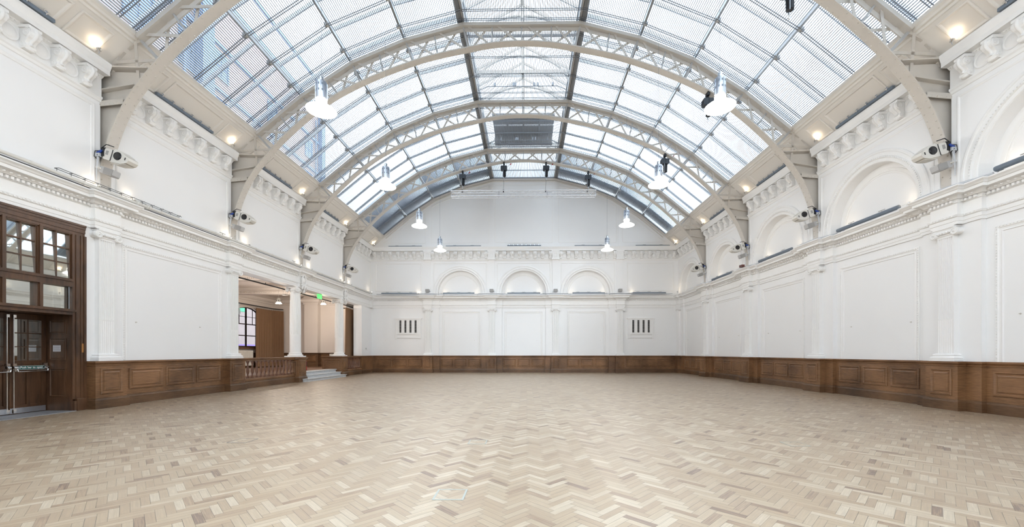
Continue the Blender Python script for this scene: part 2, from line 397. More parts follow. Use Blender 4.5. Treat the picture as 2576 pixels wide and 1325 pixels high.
trio(wn1, (XL+.03, 0, 0), Y_, X_, 10.05, 13.10)
for t in T[3:5]: wood_panel(wn1, (XL+.22, 0, 0), Y_, X_, t-.26, t+.26, .33, .93)
trio(wn1b, (XL+.03, 0, 0), Y_, X_, 3.2, 6.4)
for a, b in ((-9.50, -6.62), (-5.38, -2.80), (-1.32, 1.32), (2.80, 5.38), (6.62, 9.45)): trio(wn3, (0, YF-.03, 0), X_, mY, a, b)
for c, a, b in GP: wood_panel(wn3, (0, YF-.32, 0), X_, mY, c-.20, c+.20, .33, .93)
for i in range(len(T)-1):
    if T[i+1] > 5: trio(wn4, (XR-.03, 0, 0), Y_, mX, T[i]+.80, T[i+1]-.80)
trio(wn4, (XR-.03, 0, 0), Y_, mX, T[-1]+.75, 25.2)
for t in T[2:]: wood_panel(wn4, (XR-.31, 0, 0), Y_, mX, t-.24, t+.24, .33, .93)

# ---- entablature with dentils and eggs
ENT = [(.002, 4.18), (.03, 4.18), (.03, 4.245), (.042, 4.25), (.042, 4.33), (.06, 4.34), (.075, 4.38), (.075, 4.395), (.03, 4.41), (.03, 4.64), (.05, 4.65), (.05, 4.66),
       (.055, 4.72), (.11, 4.725), (.12, 4.74), (.16, 4.79), (.17, 4.795), (.25, 4.80), (.25, 4.86), (.27, 4.87), (.29, 4.90), (.325, 4.93), (.325, 4.955), (-.1, 4.955)]
def ornament(m, path, o_d, z0, z1, step, wd, dp, eggs=True):
    # dentil blocks and egg row along every straight run of the plan
    for i in range(len(path)-1):
        a, b = path[i], path[i+1]; dx, dy = b[0]-a[0], b[1]-a[1]; l = sqrt(dx*dx+dy*dy)
        if l < .05: continue
        dx /= l; dy /= l; nx, ny = dy, -dx
        n = max(1, int(round(l/step)))
        for k in range(n):
            s_ = (k+.5)*l/n; cx, cy = a[0]+dx*s_+nx*(o_d+dp/2), a[1]+dy*s_+ny*(o_d+dp/2)
            if cy < 6.8: continue
            m.bar((cx, cy, z0), (cx, cy, z1), wd if abs(dy) > .5 else dp, dp if abs(dy) > .5 else wd, up=(1, 0, 0))
        if eggs:
            ne = max(1, int(round(l/.115)))
            for k in range(ne):
                s_ = (k+.5)*l/ne; c = (a[0]+dx*s_+nx*(o_d+.085), a[1]+dy*s_+ny*(o_d+.085), 4.768)
                if c[1] < 6.8 or c[1] > 20: continue
                m.lathe([(.0, -.03), (.024, -.02), (.034, 0), (.024, .02), (0, .03)], c, Nm((nx, ny, -.9)), n=8)
def entab(name, path, pre=None, post=None, side=None):
    e = empty(name, (path[0][0], path[0][1], 4.18), kind='structure')
    M().sweep(path, ENT, pre, post).build('cornice', PLASTER, e)
    m = M(); ornament(m, path, .055, 4.662, 4.715, .085, .048, .045); m.build('dentil_row', PLASTER, e)
    if side:
        m = M()
        for i in range(len(path)-1):
            a, b = path[i], path[i+1]; l = sqrt((b[0]-a[0])**2+(b[1]-a[1])**2)
            if l < .3: continue
            n = int(l/.07); dx, dy = (b[0]-a[0])/l, (b[1]-a[1])/l
            for k in range(n):
                c = (a[0]+dx*(k+.5)*l/n+dy*.068, a[1]+dy*(k+.5)*l/n-dx*.068, 4.36)
                if 6.8 < c[1] < 18: m.cbox(c, (.022, .032, .026))
        m.build('bead_row', PLASTER, e)
    return e
lt_e = plan_left(YB, YF, .11, hw=.27); far_e = plan_far(.10, .12, .22); rt_e = plan_right(.10, .13, .27)
entab('trim_6', lt_e, post=far_e[0], side=1)
entab('trim_7', [(XL+.10, YF)]+far_e+[(XR-.23, YF)], pre=(XL+.10, 25.85), post=(XR-.23, 25.68))
entab('trim_8', rt_e, pre=far_e[-1], side=1)
m = M()      # ledges on top of the cornice
m.box(XL-.5, XL+.02, YB, YF, 4.945, 4.955); m.box(XR-.1, XR+.3, YB, YF, 4.945, 4.955); m.box(XL, XR, YF-.2, YF+.3, 4.945, 4.955)
struct('trim_9', m, PLASTER)

# ---- tall moulded wall panels (white)
WPAN = [(0, 0), (0, .018), (.015, .028), (.05, .028), (.07, .012), (.10, .008), (.115, .016), (.13, .016), (.14, 0)]
def white_panel(parent, O, U, N_, u0, u1, z0, z1, beads=False, bottom=False, prof=WPAN, name='panel_moulding'):
    m = M(); m.frame(O, U, Z_, N_, (u0, u1, z0, z1), prof, fill=False, bottom=bottom)
    if beads:
        def bead(u, z):
            c = V(O, V(Ml(U, u), V(Ml(Z_, z), Ml(N_, .028))))
            m.lathe([(.0, -.012), (.013, 0), (0, .008)], c, N_, n=6)
        n = int((z1-z0)/.06)
        for k in range(n):
            for u in (u0+.032, u1-.032): bead(u, z0+(k+.5)*(z1-z0)/n)
        n = int((u1-u0)/.06)
        for k in range(n): bead(u0+(k+.5)*(u1-u0)/n, z1-.032)
    return m.build(name, PLASTER, parent)
white_panel(wl, (XL, 0, 0), Y_, X_, 9.90, 13.20, 1.10, 4.01, beads=True)
white_panel(wl, (XL, 0, 0), Y_, X_, 3.0, 6.4, 1.10, 4.01)
for i in range(2, 6): white_panel(wr, (XR, 0, 0), Y_, mX, T[i]+.82, T[i+1]-.82, 1.10, 3.96, beads=i < 5)
white_panel(wr, (XR, 0, 0), Y_, mX, T[6]+.80, 25.1, 1.10, 3.96)
for a, b in ((-5.27, -2.83), (-1.25, 1.22), (2.83, 5.27)): white_panel(wf, (0, YF, 0), X_, mY, a, b, 1.10, 3.97, beads=True)

# ================================================================== PILASTERS AND COLUMNS
def scroll(m, c, ax, r, d, side=1):        # volute: disc with a raised spiral, axis ax
    m.lathe([(r, 0), (r, d*.7), (r*.93, d*.7)], c, ax, n=22)
    a3 = Nm(ax); up = (0, 0, 1) if abs(a3[2]) < .9 else (1, 0, 0); u = Nm(Cr(up, a3)); w_ = Cr(a3, u); pts = []
    for k in range(34):
        t_ = k/33; a = side*t_*4.6*pi+pi/2; rr = r*.93*(1-t_)+.008
        pts.append(V(c, V(Ml(a3, d*.75), V(Ml(u, cos(a)*rr), Ml(w_, sin(a)*rr)))))
    m.tube(pts, [max(.004, r*.13*(1-k/40)) for k in range(34)], n=6)
    m.lathe([(r*.16, 0), (r*.16, d), (r*.08, d*1.2)], c, ax, n=10)
def flutes(hw, n, dep):
    # front face line (u, out-depth) of a fluted pilaster from -hw to +hw
    pts = [(-hw, 0)]; p = 2*hw*.88/n; st = -hw*.88
    for i in range(n):
        c = st+(i+.5)*p; r = p*.36
        for k in range(7): a = pi-pi*k/6; pts.append((c+r*cos(a), -dep*sin(a)))
    pts.append((hw, 0)); return pts
def make_pilaster(ztop=4.18, z0=1.10, hw=.185, dep=.11, back=.0):
    # built facing +y' : local frame u = x, out = -y (towards the room)
    e = empty('pilaster', (0, 0, 0)); z1 = ztop-.24
    m = M()
    fl = flutes(hw, 7, .022)
    for (za, zb, k) in ((z0+.17, z0+.95, .3), (z0+.97, z1, 1.)):
        prof = [(u, -(dep+d*k)) for u, d in fl]; n = len(prof)
        vs = [(u, y, za) for u, y in prof]+[(-0+u*(.97 if zb == z1 else 1), y, zb) for u, y in prof]
        m.add(vs, [(i, i+1, n+i+1, n+i) for i in range(n-1)])
        kx = .97 if zb == z1 else 1
        m.add([(-hw, 0.02, za), (-hw, -dep, za), (-hw*kx, -dep, zb), (-hw*kx, .02, zb)], [(0, 1, 2, 3)])
        m.add([(hw, 0.02, za), (hw, -dep, za), (hw*kx, -dep, zb), (hw*kx, .02, zb)], [(3, 2, 1, 0)])
        m.box(-hw*.96, hw*.96, .02, -dep+.024, zb-.012, zb+.012); m.box(-hw*.96, hw*.96, .02, -dep+.024, za-.012, za+.012)
    m.box(-hw, hw, .02, -dep, z0+.95, z0+.97)
    m.build('shaft', PLASTER, e, local=True)
    path = [(hw, .02), (hw, -dep), (-hw, -dep), (-hw, .02)]          # room on the right hand
    path = path[::-1]; path = [(-hw, .02), (-hw, -dep), (hw, -dep), (hw, .02)]
    bp = [(.10, z0), (.10, z0+.045), (.085, z0+.05), (.095, z0+.075), (.08, z0+.10), (.05, z0+.11), (.045, z0+.125), (.06, z0+.14), (.05, z0+.16), (.02, z0+.17), (-.01, z0+.172)]
    M().sweep([(p[0], p[1]) for p in path[::-1]], [(-o, z) for o, z in bp]).build('base', PLASTER, e, local=True)
    m = M()
    m.box(-hw-.055, hw+.055, .02, -dep-.06, ztop-.04, ztop); m.box(-hw-.035, hw+.035, .02, -dep-.045, ztop-.06, ztop-.04)
    m.box(-hw-.01, hw+.01, .02, -dep-.035, ztop-.15, ztop-.06); m.box(-hw, hw, .02, -dep-.004, ztop-.245, ztop-.15)
    for k in range(5):
        u = (k-2)*hw*.36; m.lathe([(0, -.035), (.025, -.02), (.034, 0), (.024, .02), (0, .03)], (u, -dep-.035, ztop-.125), Nm((0, -1, -.5)), n=10)
    m.tube([(-hw, -dep-.008, ztop-.185), (hw, -dep-.008, ztop-.185)], .012, 8)
    for s_ in (-1, 1):
        scroll(m, (s_*(hw+.045), -dep+.0, ztop-.135), (0, -1, 0), .088, .07, side=-s_)
        m.tube([(s_*(hw+.045), .01, ztop-.135), (s_*(hw+.045), -dep-.01, ztop-.135)], .075, 14)
    m.build('capital', PLASTER, e, local=True)
    return e
pil0 = make_pilaster(); used = [False]
def place_pil(x, y, rz, label, group=None):
    if not used[0]:
        used[0] = True; pil0.location = (x, y, 0); pil0.rotation_euler[2] = rz; o = pil0
    else: o = copy_tree(pil0, (x, y, 0), rz=rz)
    o['label'] = label; o['category'] = 'pilaster'
    return o
place_pil(XL, TR[0], pi/2, 'white fluted pilaster between the wooden doors and the blank left panel')
place_pil(XL, TR[1], pi/2, 'white fluted pilaster at the near edge of the side room opening')
for i, t in enumerate(TR): place_pil(XR-.10, t, -pi/2, 'white fluted pilaster on the right wall, %s of the four before the corner' % ORD[i])
place_pil(XR-.10, T[2], -pi/2, 'white fluted pilaster on the right wall beyond the right picture edge')
place_pil(XR-.10, 25.93, -pi/2, 'white corner pilaster on the right wall against the end wall')
for (c, a, b), nm in zip(GP, ('beside the left vent', 'second from left', 'second from right', 'beside the right vent')):
    place_pil(c, YF-.10, 0, 'slim white pilaster on the end wall, '+nm)

def make_column():
    e = empty('column', (0, 0, 0)); z0, zt = 1.10, 4.18
    n = 120; fl = lambda k: 1-.075*max(0, sin((k % 6)/6*pi))**.7
    m = M(); m.lathe([(.222, z0+.19), (.222, z0+1.0)], n=48)
    m.lathe([(.224, z0+1.0), (.222, z0+1.9), (.200, zt-.24)], n=n, flute=fl, smooth=False); m.lathe([(.20, z0+.99), (.192, zt-.2)], n=24)
    m.build('shaft', PLASTER, e, local=True)
    m = M(); m.box(-.31, .31, -.31, .31, z0, z0+.05)
    m.lathe([(.30, z0+.05), (.31, z0+.07), (.305, z0+.10), (.27, z0+.115), (.255, z0+.13), (.262, z0+.15), (.27, z0+.165), (.25, z0+.185), (.225, z0+.20)], n=40)
    m.build('base', PLASTER, e, local=True)
    m = M(); m.box(-.27, .27, -.27, .27, zt-.035, zt); m.box(-.245, .245, -.245, .245, zt-.055, zt-.035)
    m.lathe([(.205, zt-.25), (.215, zt-.235), (.205, zt-.22), (.20, zt-.2), (.235, zt-.14), (.24, zt-.1), (.22, zt-.055)], n=32)
    for k in range(16):
        a = 2*pi*k/16; m.lathe([(0, -.035), (.02, -.02), (.026, 0), (.018, .025), (0, .035)], (cos(a)*.235, sin(a)*.235, zt-.15), (0, 0, 1), n=8)
    for sx in (-1, 1):
        for sy in (-1, 1): scroll(m, (sx*.235, sy*.235, zt-.14), Nm((sx, sy, 0)), .095, .06, side=-sx*sy); scroll(m, (sx*.235, sy*.235, zt-.14), Nm((-sx, -sy, 0)), .095, .06, side=sx*sy)
    m.build('capital', PLASTER, e, local=True)
    return e
col0 = make_column(); CX = -10.06
col0.location = (CX, 17.70, 0); col0['label'] = 'round white fluted column on the wooden pedestal left of the marble steps'; col0['category'] = 'column'
copy_tree(col0, (CX, 21.88, 0), 'round white fluted column on the wooden pedestal right of the marble steps')
XC = XL+.15
def cartouche(y, label):
    e = empty('cartouche', (XC+.05, y, 4.2), label, 'ornament'); m = M()
    m.lathe([(0, .11), (.06, .105), (.10, .08), (.13, .04), (.13, 0)], (XC+.0, y, 4.50), X_, n=20)
    m.build('shield', PLASTER, e)
    m = M()
    for s_ in (-1, 1):
        pts = []
        for k in range(26):
            t_ = k/25; a = -pi/2+s_*(t_*1.25*pi); rr = .17+.02*sin(t_*9); pts.append((XC+.08, y+cos(a)*rr*.9, 4.50+sin(a)*rr*1.25))
        m.tube(pts, [.03-.01*abs(.5-k/25) for k in range(26)], 8)
        scroll(m, (XC+.04, y+s_*.10, 4.71), X_, .055, .06, s_); scroll(m, (XC+.04, y+s_*.10, 4.28), X_, .05, .06, -s_)
        m.tube([(XC+.09, y+s_*.05, 4.27), (XC+.10, y+s_*.16, 4.18), (XC+.08, y+s_*.19, 4.06)], [.03, .035, .01], 8)
    m.tube([(XC+.08, y, 4.32), (XC+.12, y, 4.2), (XC+.1, y, 4.05)], [.03, .045, .01], 8)
    m.build('scrollwork', PLASTER, e)
cartouche(17.74, 'white scrolled cartouche on the frieze above the column left of the steps')
cartouche(21.92, 'white scrolled cartouche on the frieze above the column right of the steps')

# ================================================================== UPPER WALLS, BLIND ARCHES, CORBELLED CORNICE
def arched_wall(m, O, U, W_, N_, u0, u1, z0, z1, uc, zc, r, depth):
    hw0, hw1, hz = uc-u0, u1-uc, z1-zc
    angs = [pi*i/40 for i in range(41)]+[atan2(hz, hw1), atan2(hz, -hw0)]; angs = sorted(set(angs)); a_, b_ = [], []
    for a in angs:
        ca, sa = cos(a), sin(a); t_ = 1e9
        if ca > 1e-9: t_ = min(t_, hw1/ca)
        if ca < -1e-9: t_ = min(t_, -hw0/ca)
        if sa > 1e-9: t_ = min(t_, hz/sa)
        a_.append((uc+r*ca, zc+r*sa)); b_.append((uc+t_*ca, zc+t_*sa))
    P = lambda q, d=0: V(O, V(Ml(U, q[0]), V(Ml(W_, q[1]), Ml(N_, -d))))
    n = len(angs); m.add([P(q) for q in a_]+[P(q) for q in b_], [(i, i+1, n+i+1, n+i) for i in range(n-1)])
    for ua, ub in ((u0, uc-r), (uc+r, u1)):
        m.add([P((ua, z0)), P((ub, z0)), P((ub, zc)), P((ua, zc))], [(0, 1, 2, 3)])
    # reveal and recessed back
    ap = [(uc+r, z0)]+a_+[(uc-r, z0)]; k = len(ap)
    m.add([P(q) for q in ap]+[P(q, depth) for q in ap], [(i, i+1, k+i+1, k+i) for i in range(k-1)])
    m.add([P(q, depth) for q in ap], [tuple(range(k))])
def blind_arch(O, U, N_, uc, zc, label, group=None, bd=True, ro=1.76):
    c = V(O, V(Ml(U, uc), (0, 0, zc)))
    e = empty('blind_arch', V(c, (0, 0, -.1)), label, 'arch', group)
    m = M(); m.arch(c, U, Z_, N_, [(ro, 0), (ro, .03), (ro-.03, .05), (ro-.07, .05), (ro-.085, .03), (ro-.17, .03), (ro-.18, .055), (ro-.22, .055), (ro-.235, .02), (ro-.315, .02), (ro-.33, .0)], legs=.14)
    if bd:
        for k in range(78):
            a = pi*(k+.5)/78; q = V(c, V(Ml(U, cos(a)*(ro-.20)), V(Ml(Z_, sin(a)*(ro-.20)), Ml(N_, .055))))
            m.lathe([(0, -.01), (.018, 0), (0, .012)], q, N_, n=6)
    m.build('archivolt', PLASTER, e)
    b = V(c, Ml(N_, -.30)); ri = ro-.60
    m = M(); m.arch(b, U, Z_, N_, [(ri+.14, 0), (ri+.13, .02), (ri+.05, .02), (ri+.04, .005), (ri+.02, .012), (ri, .012), (ri-.01, 0)])
    m.build('inner_moulding', PLASTER, e); m = M()
    q0 = V(b, V(Ml(U, -ri-.14), (0, 0, -.0))); q1 = V(b, V(Ml(U, ri+.14), (0, 0, -.0)))
    m.bar(V(q0, Ml(N_, .01)), V(q1, Ml(N_, .01)), .02, .06); m.bar(V(q0, V(Ml(N_, .01), (0, 0, .09))), V(q1, V(Ml(N_, .01), (0, 0, .09))), .012, .02)
    m.build('sill_moulding', PLASTER, e)
    return e
SEG = [(T[i]+.13, T[i+1]-.12) for i in range(len(T)-1)]+[(T[-1]+.13, YU)]
ml, mr = M(), M()
for sgn, m in ((-1, ml), (1, mr)): m.box(sgn*10.22, sgn*10.45, YB, YU+.2, 4.95, 8.2)
for a, b in SEG:
    ml.box(-XU, -10.3, a, b, 4.95, 8.0)
ARC_Z = 5.12
for i, (a, b) in enumerate(SEG):
    if b < 6: mr.box(XU, 10.3, a, b, 4.95, 8.0); continue
    last = i == len(SEG)-1
    c = (T[i]+T[i+1])/2 if not last else T[-1]+4.193/2-.12
    arched_wall(mr, (XU, 0, 0), Y_, Z_, mX, a, b, 4.95, 8.0, c, ARC_Z, 1.43, .30)
    for y in (a, b): mr.box(XU, 10.3, y, y+(.002 if y == a else -.002), 4.95, 8.0)
    nm = ['cut by the right picture edge', 'nearest whole one', 'second nearest whole one', 'third nearest whole one', 'in the far corner'][i-2]
    blind_arch((XU, 0, 0), Y_, mX, c, ARC_Z, 'white moulded blind arch on the upper right wall, '+nm, bd=i < 5)
    white_panel(wr, (XU, 0, 0), Y_, mX, a+.13, b-.13, 5.0, 7.06, prof=[(0, 0), (0, .012), (.02, .02), (.045, .012), (.06, 0)])
ml.build('upper_wall', WHITE, wl); mr.build('upper_wall', WHITE, wr)
for a, b in SEG:
    white_panel(wl, (-XU, 0, 0), Y_, X_, a+.10, b-.13, 5.22, 7.07, prof=[(0, 0), (0, .014), (.02, .026), (.05, .016), (.075, .016), (.085, 0)])

m = M(); m.box(-10.3, -6.15, YU, YF+.3, 4.95, 8.0); m.box(6.15, 10.3, YU, YF+.3, 4.95, 8.0)
for c in (-4.09, 0, 4.09): arched_wall(m, (0, YU, 0), X_, Z_, mY, c-2.06, c+2.06, 4.95, 8.0, c, ARC_Z, 1.43, .30)
for c in (-6.16, -2.06, 2.03, 6.13): m.box(c-.19, c+.19, YU-.04, YU, 4.95, 7.3)
m.build('upper_wall', WHITE, wf)
for c, nm in ((-4.09, 'left'), (0, 'middle'), (4.09, 'right')):
    blind_arch((0, YU, 0), X_, mY, c, ARC_Z, 'white moulded blind arch high on the end wall, %s of three' % nm)
    white_panel(wf, (0, YU, 0), X_, mY, c-1.72, c+1.72, 5.0, 7.05, prof=[(0, 0), (0, .01), (.02, .018), (.045, .01), (.06, 0)])
for a, b in ((-9.58, -6.58), (6.58, 9.58)): white_panel(wf, (0, YU, 0), X_, mY, a, b, 5.22, 7.05, bottom=True, prof=[(0, 0), (0, .014), (.02, .026), (.05, .016), (.075, .016), (.085, 0)])

UCP = [(.002, 7.16), (.02, 7.17), (.03, 7.20), (.035, 7.22), (.06, 7.25), (.06, 7.29), (.03, 7.30), (.03, 7.72), (.05, 7.73), (.09, 7.765), (.09, 7.775), (.235, 7.78), (.235, 7.88), (.24, 7.89), (.255, 7.93), (.275, 7.99), (.28, 8.0), (.28, 8.05), (-.35, 8.05), (-.35, 7.16)]
def corbel_mesh():          # local: wall plane y=0, outwards -y, centred on x, z absolute
    m = M(); w_ = .085
    prof = [(0, 7.74), (.20, 7.74), (.21, 7.70), (.225, 7.68), (.24, 7.65), (.245, 7.61), (.235, 7.565), (.205, 7.52), (.165, 7.49), (.13, 7.45), (.115, 7.42), (.13, 7.395), (.14, 7.37), (.13, 7.335), (.10, 7.31), (.05, 7.295), (0, 7.295)]
    m.prism([(-a, b) for a, b in prof], (-w_, 0, 0), Y_, Z_, X_, 2*w_)
    m.box(-w_-.025, w_+.025, 0, -.225, 7.685, 7.74)
    cen = [(-a-.006, b) for a, b in prof[3:13]]
    m.tube([(0, y, z) for y, z in cen], .03, 8)
    for s_ in (-1, 1):
        scroll(m, (s_*w_, -.155, 7.60), (s_, 0, 0), .082, .022, s_); scroll(m, (s_*w_, -.08, 7.365), (s_, 0, 0), .036, .018, -s_)
    m.lathe([(0, -.09), (.03, -.05), (.036, 0), (.03, .05), (0, .09)], (0, -.10, 7.32), X_, n=8)
    return m
def roundel_mesh():
    m = M(); m.lathe([(.172, 0), (.172, .016), (.16, .026), (.148, .014), (.135, .010), (.125, .022), (.06, .034), (0, .036)], (0, -.03, 7.51), mY, n=24); return m
proto = {}
def deco(kind, parent, x, y, rz):
    if kind not in proto:
        o = (corbel_mesh() if kind == 'corbel' else roundel_mesh()).build(kind, PLASTER, parent, local=True); proto[kind] = o
    else: o = proto[kind].copy(); COL.objects.link(o); o.parent = parent
    p = parent.location; o.location = (x-p[0], y-p[1], -p[2]); o.rotation_euler = (0, 0, rz)
tn = 10
def ucornice(path, name, pre=None, post=None):
    e = empty(name, (path[0][0], path[0][1], 7.16), kind='structure')
    M().sweep(path, UCP, pre, post).build('cornice', PLASTER, e); return e
for sgn in (-1, 1):
    for i, (a, b) in enumerate(SEG):
        if b < 6: continue
        last = i == len(SEG)-1
        if sgn < 0: e = ucornice([(-XU, a), (-XU, b)], 'trim_%d' % tn, post=(9.8, YU) if last else None)
        else: e = ucornice([(XU, b), (XU, a)], 'trim_%d' % tn, pre=(-9.8, YU) if last else None)
        tn += 1
        c = T[i]+4.193/2
        for k in range(7):
            y = c+(k-3)*.523
            if y > YU-.2: continue
            deco('corbel', e, sgn*(XU-.03), y, -sgn*pi/2)
            if k < 6 and y+.26 < YU-.15: deco('roundel', e, sgn*XU, y+.2615, -sgn*pi/2)
        m = M(); n = int((b-a)/.075)
        for k in range(n):
            y = a+(k+.5)*(b-a)/n; m.cbox((sgn*(XU-.075), y, 7.755), (.03, .036, .028))
        if i < 6: m.build('egg_row', PLASTER, e)
e = ucornice([(-XU, YU), (XU, YU)], 'trim_%d' % tn, pre=(-XU, 9), post=(XU, 9)); tn += 1
for c in (-6.16, -2.06, 2.03, 6.13):
    m = M(); m.box(c-.225, c+.225, YU-.21, YU-.0, 7.29, 7.775); m.box(c-.26, c+.26, YU-.23, YU, 7.22, 7.30); m.box(c-.26, c+.26, YU-.235, YU, 7.70, 7.779)
    m.frame((0, YU-.21, 0), X_, Z_, mY, (c-.12, c+.12, 7.37, 7.64), [(0, 0), (0, .02), (.03, .02), (.04, .006)]); m.build('frieze_block', PLASTER, e)
for c0, s_, n in ((-6.16, -1, 7), (6.13, 1, 7)):
    for k in range(n):
        x = c0+s_*(.34+k*.512); deco('corbel', e, x, YU-.03, 0)
        deco('roundel', e, x+s_*.258, YU, 0)
for c0, c1 in ((-6.16, -2.06), (-2.06, 2.03), (2.03, 6.13)):
    for k in range(8):
        x = c0+.33+k*(c1-c0-.66)/7; deco('corbel', e, x, YU-.03, 0)
        if k < 7: deco('roundel', e, x+(c1-c0-.66)/14, YU, 0)

# ================================================================== COVE AND GABLE
for sgn, nm in ((-1, 'left'), (1, 'right')):
    prof = [(9.0, 8.84), (9.0, 8.76), (9.05, 8.72), (9.07, 8.67), (9.12, 8.66), (9.14, 8.61), (9.17, 8.60), (9.80, 8.06), (9.88, 8.0), (10.2, 7.98), (10.4, 8.0), (10.4, 8.84)]
    m = M(); n = len(prof)
    m.add([(sgn*x, YB, z) for x, z in prof]+[(sgn*x, YG+.1, z) for x, z in prof], [(i, i+1, n+i+1, n+i) for i in range(n)][:-1])
    cv = struct('ceiling', m, CREAM)
    Wv = Nm((-sgn*.63, 0, .54)); Nv = Nm((-sgn*.54, 0, -.63)); O = (sgn*9.80, 0, 8.06)
    for i in range(2, len(T)):
        a = T[i]+.17; b = (T[i+1] if i+1 < len(T) else YG)-.17; L_ = b-a
        sp_ = [(.06, .23), (.27, .73), (.77, .94)]
        for u0, u1 in sp_:
            m = M(); m.frame(O, Y_, Wv, Nv, (a+u0*L_, a+u1*L_, .14, .76), [(0, .002), (0, .025), (.02, .035), (.04, .03), (.06, .012), (.065, .006)])
            m.build('coffer_panel', CREAM, cv)

def offs(d, right=True):
    P = [(-x, z) for x, z in reversed(ROOF[1:])]+[(x, z) for x, z in ROOF[1:]]; out = []
    for i in range(len(P)):
        a = P[max(0, i-1)]; b = P[min(len(P)-1, i+1)]; n1 = Nm((-(P[i][1]-a[1]), 0, P[i][0]-a[0])) if i else None; n2 = Nm((-(b[1]-P[i][1]), 0, b[0]-P[i][0])) if i < len(P)-1 else None
        n1 = n1 or n2; n2 = n2 or n1; k = 1+n1[0]*n2[0]+n1[2]*n2[2]
        out.append((P[i][0]+d*(n1[0]+n2[0])/k, P[i][1]+d*(n1[2]+n2[2])/k))
    return out
P0 = offs(.0)
gab = offs(.12)
m = M(); m.add([(-10.2, YG, 8.0)]+[(-10.2, YG, 8.6)]+[(x, YG, z) for x, z in gab]+[(10.2, YG, 8.6), (10.2, YG, 8.0)], [tuple(range(len(gab)+4))]); m.build('gable', WHITE, wf)
m = M()
g1 = offs(.0)
for (a, b) in zip(g1[:-1], g1[1:]): m.bar((a[0], YG-.05, a[1]), (b[0], YG-.05, b[1]), .12, .07, up=(0, 1, 0)); m.bar((a[0]*.985, YG-.03, a[1]-.10), (b[0]*.985, YG-.03, b[1]-.10), .04, .05, up=(0, 1, 0))
m.build('gable_edge', CREAM, wf)
def roofz(x, d=-.32):
    q = offs(d)
    for (a, b) in zip(q[:-1], q[1:]):
        if a[0] <= x <= b[0]: return a[1]+(b[1]-a[1])*(x-a[0])/(b[0]-a[0])
    return 8.4
def gpanel(x0, x1):
    pts = [(x0, 8.37), (x1, 8.37)]; xs = sorted([x for x, z in offs(-.32) if x0 < x < x1]+[x0, x1], reverse=True)
    pts += [(x, max(8.37, roofz(x))) for x in xs]; m = M(); n = len(pts)
    for i in range(n):
        a, b = pts[i], pts[(i+1) % n]
        if abs(a[0]-b[0])+abs(a[1]-b[1]) < .02: continue
        m.bar((a[0], YG-.012, a[1]), (b[0], YG-.012, b[1]), .05, .024, up=(0, 1, 0)); 
    m.build('panel_moulding', PLASTER, wf)
for a, b in ((-1.84, 1.84), (2.24, 5.95), (-5.95, -2.24), (6.35, 9.05), (-9.05, -6.35)): gpanel(a, b)
m = M()
for c in (-6.16, -2.05, 2.05, 6.16): m.box(c-.10, c+.10, YG-.02, YG, 8.05, roofz(c, -.1))
m.build('gable_strip', WHITE, wf)

# ================================================================== GLASS ROOF: louvres, purlins, glazing bars, lantern
roof = empty('ceiling', (0, 12, 12.4), kind='structure')
YR = [YB]+[t for t in T if t > 1]+[YG]
def facet_pts(d): q = offs(d); return list(zip(q[:-1], q[1:]))
F_sl = facet_pts(.10); F_gl = facet_pts(.42); F_ba = facet_pts(.34); F_ra = facet_pts(.045)
for k in range(len(YR)-1):
    y0, y1 = YR[k], YR[k+1]; lastb = k == len(YR)-2
    for fi, ((xa, za), (xb, zb)) in enumerate(F_sl):
        L_ = sqrt((xb-xa)**2+(zb-za)**2); ux, uz = (xb-xa)/L_, (zb-za)/L_; nx, nz = -uz, ux
        mid = fi == 4
        n = int(round(L_/.056)); m = M(); tilt = .55 if (lastb and not mid) else 0.0
        hx, hz = nx*cos(tilt)+ux*sin(tilt), nz*cos(tilt)+uz*sin(tilt)
        if y0 > YB:
            for i in range(1, n):
                c = (xa+ux*i*L_/n, za+uz*i*L_/n)
                m.bar((c[0], y0+.02, c[1]), (c[0], y1-.02, c[1]), .0205, .064, up=(hx, 0, hz))
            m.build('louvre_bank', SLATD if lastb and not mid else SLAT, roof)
    # louvre rails (pairs of thin tubes) and glazing bars
    if y0 > YB:
        ry = [y for y in [y0+.16, y0+.54, y0+1.57, y0+2.62, y0+3.66, y1-.16] if y < y1-.1]
        for y in ry:
            m = M()
            for (a, b) in F_ra:
                for dy in (-.035, .035): m.bar((a[0], y+dy, a[1]), (b[0], y+dy, b[1]), .016, .020, up=(0, 1, 0))
            m.build('louvre_rail', RAIL, roof)
    by = [y0+.02, y0+1.07, y0+2.1, y0+3.14] if y0 > YB else [y0+.1, y0+1, y0+2, y0+3, y0+4]
    for j, y in enumerate(by):
        m = M()
        for fi, (a, b) in enumerate(F_ba):
            if fi == 4: continue
            m.bar((a[0], y, a[1]), (b[0], y, b[1]), .11 if j else .13, .036, up=(0, 1, 0))
        m.build('glazing_bar', STEELG, roof)
    m = M()
    for fi, (a, b) in enumerate(F_gl):
        if fi == 4: continue
        m.add([(a[0], y0, a[1]), (b[0], y0, b[1]), (b[0], y1, b[1]), (a[0], y1, a[1])], [(0, 1, 2, 3)])
    m.build('glass', GLASS, roof)
for i, (x, z) in enumerate(offs(.20)):
    if abs(x) > 9: 
        M().box(x-.10, x+.10, YB, YG, z-.22, z-.02).build('purlin', STEELG, roof); continue
    if abs(x) < 2.5: continue
    m = M(); m.box(x-.032, x+.032, YB, YG, z-.08, z+.08)
    for y0 in YR:
        for dy in (.54, 1.57, 2.62, 3.66):
            if y0+dy < YG: m.cbox((x, y0+dy, z-.14), (.13, .09, .10))
    m.build('purlin', STEELG, roof)
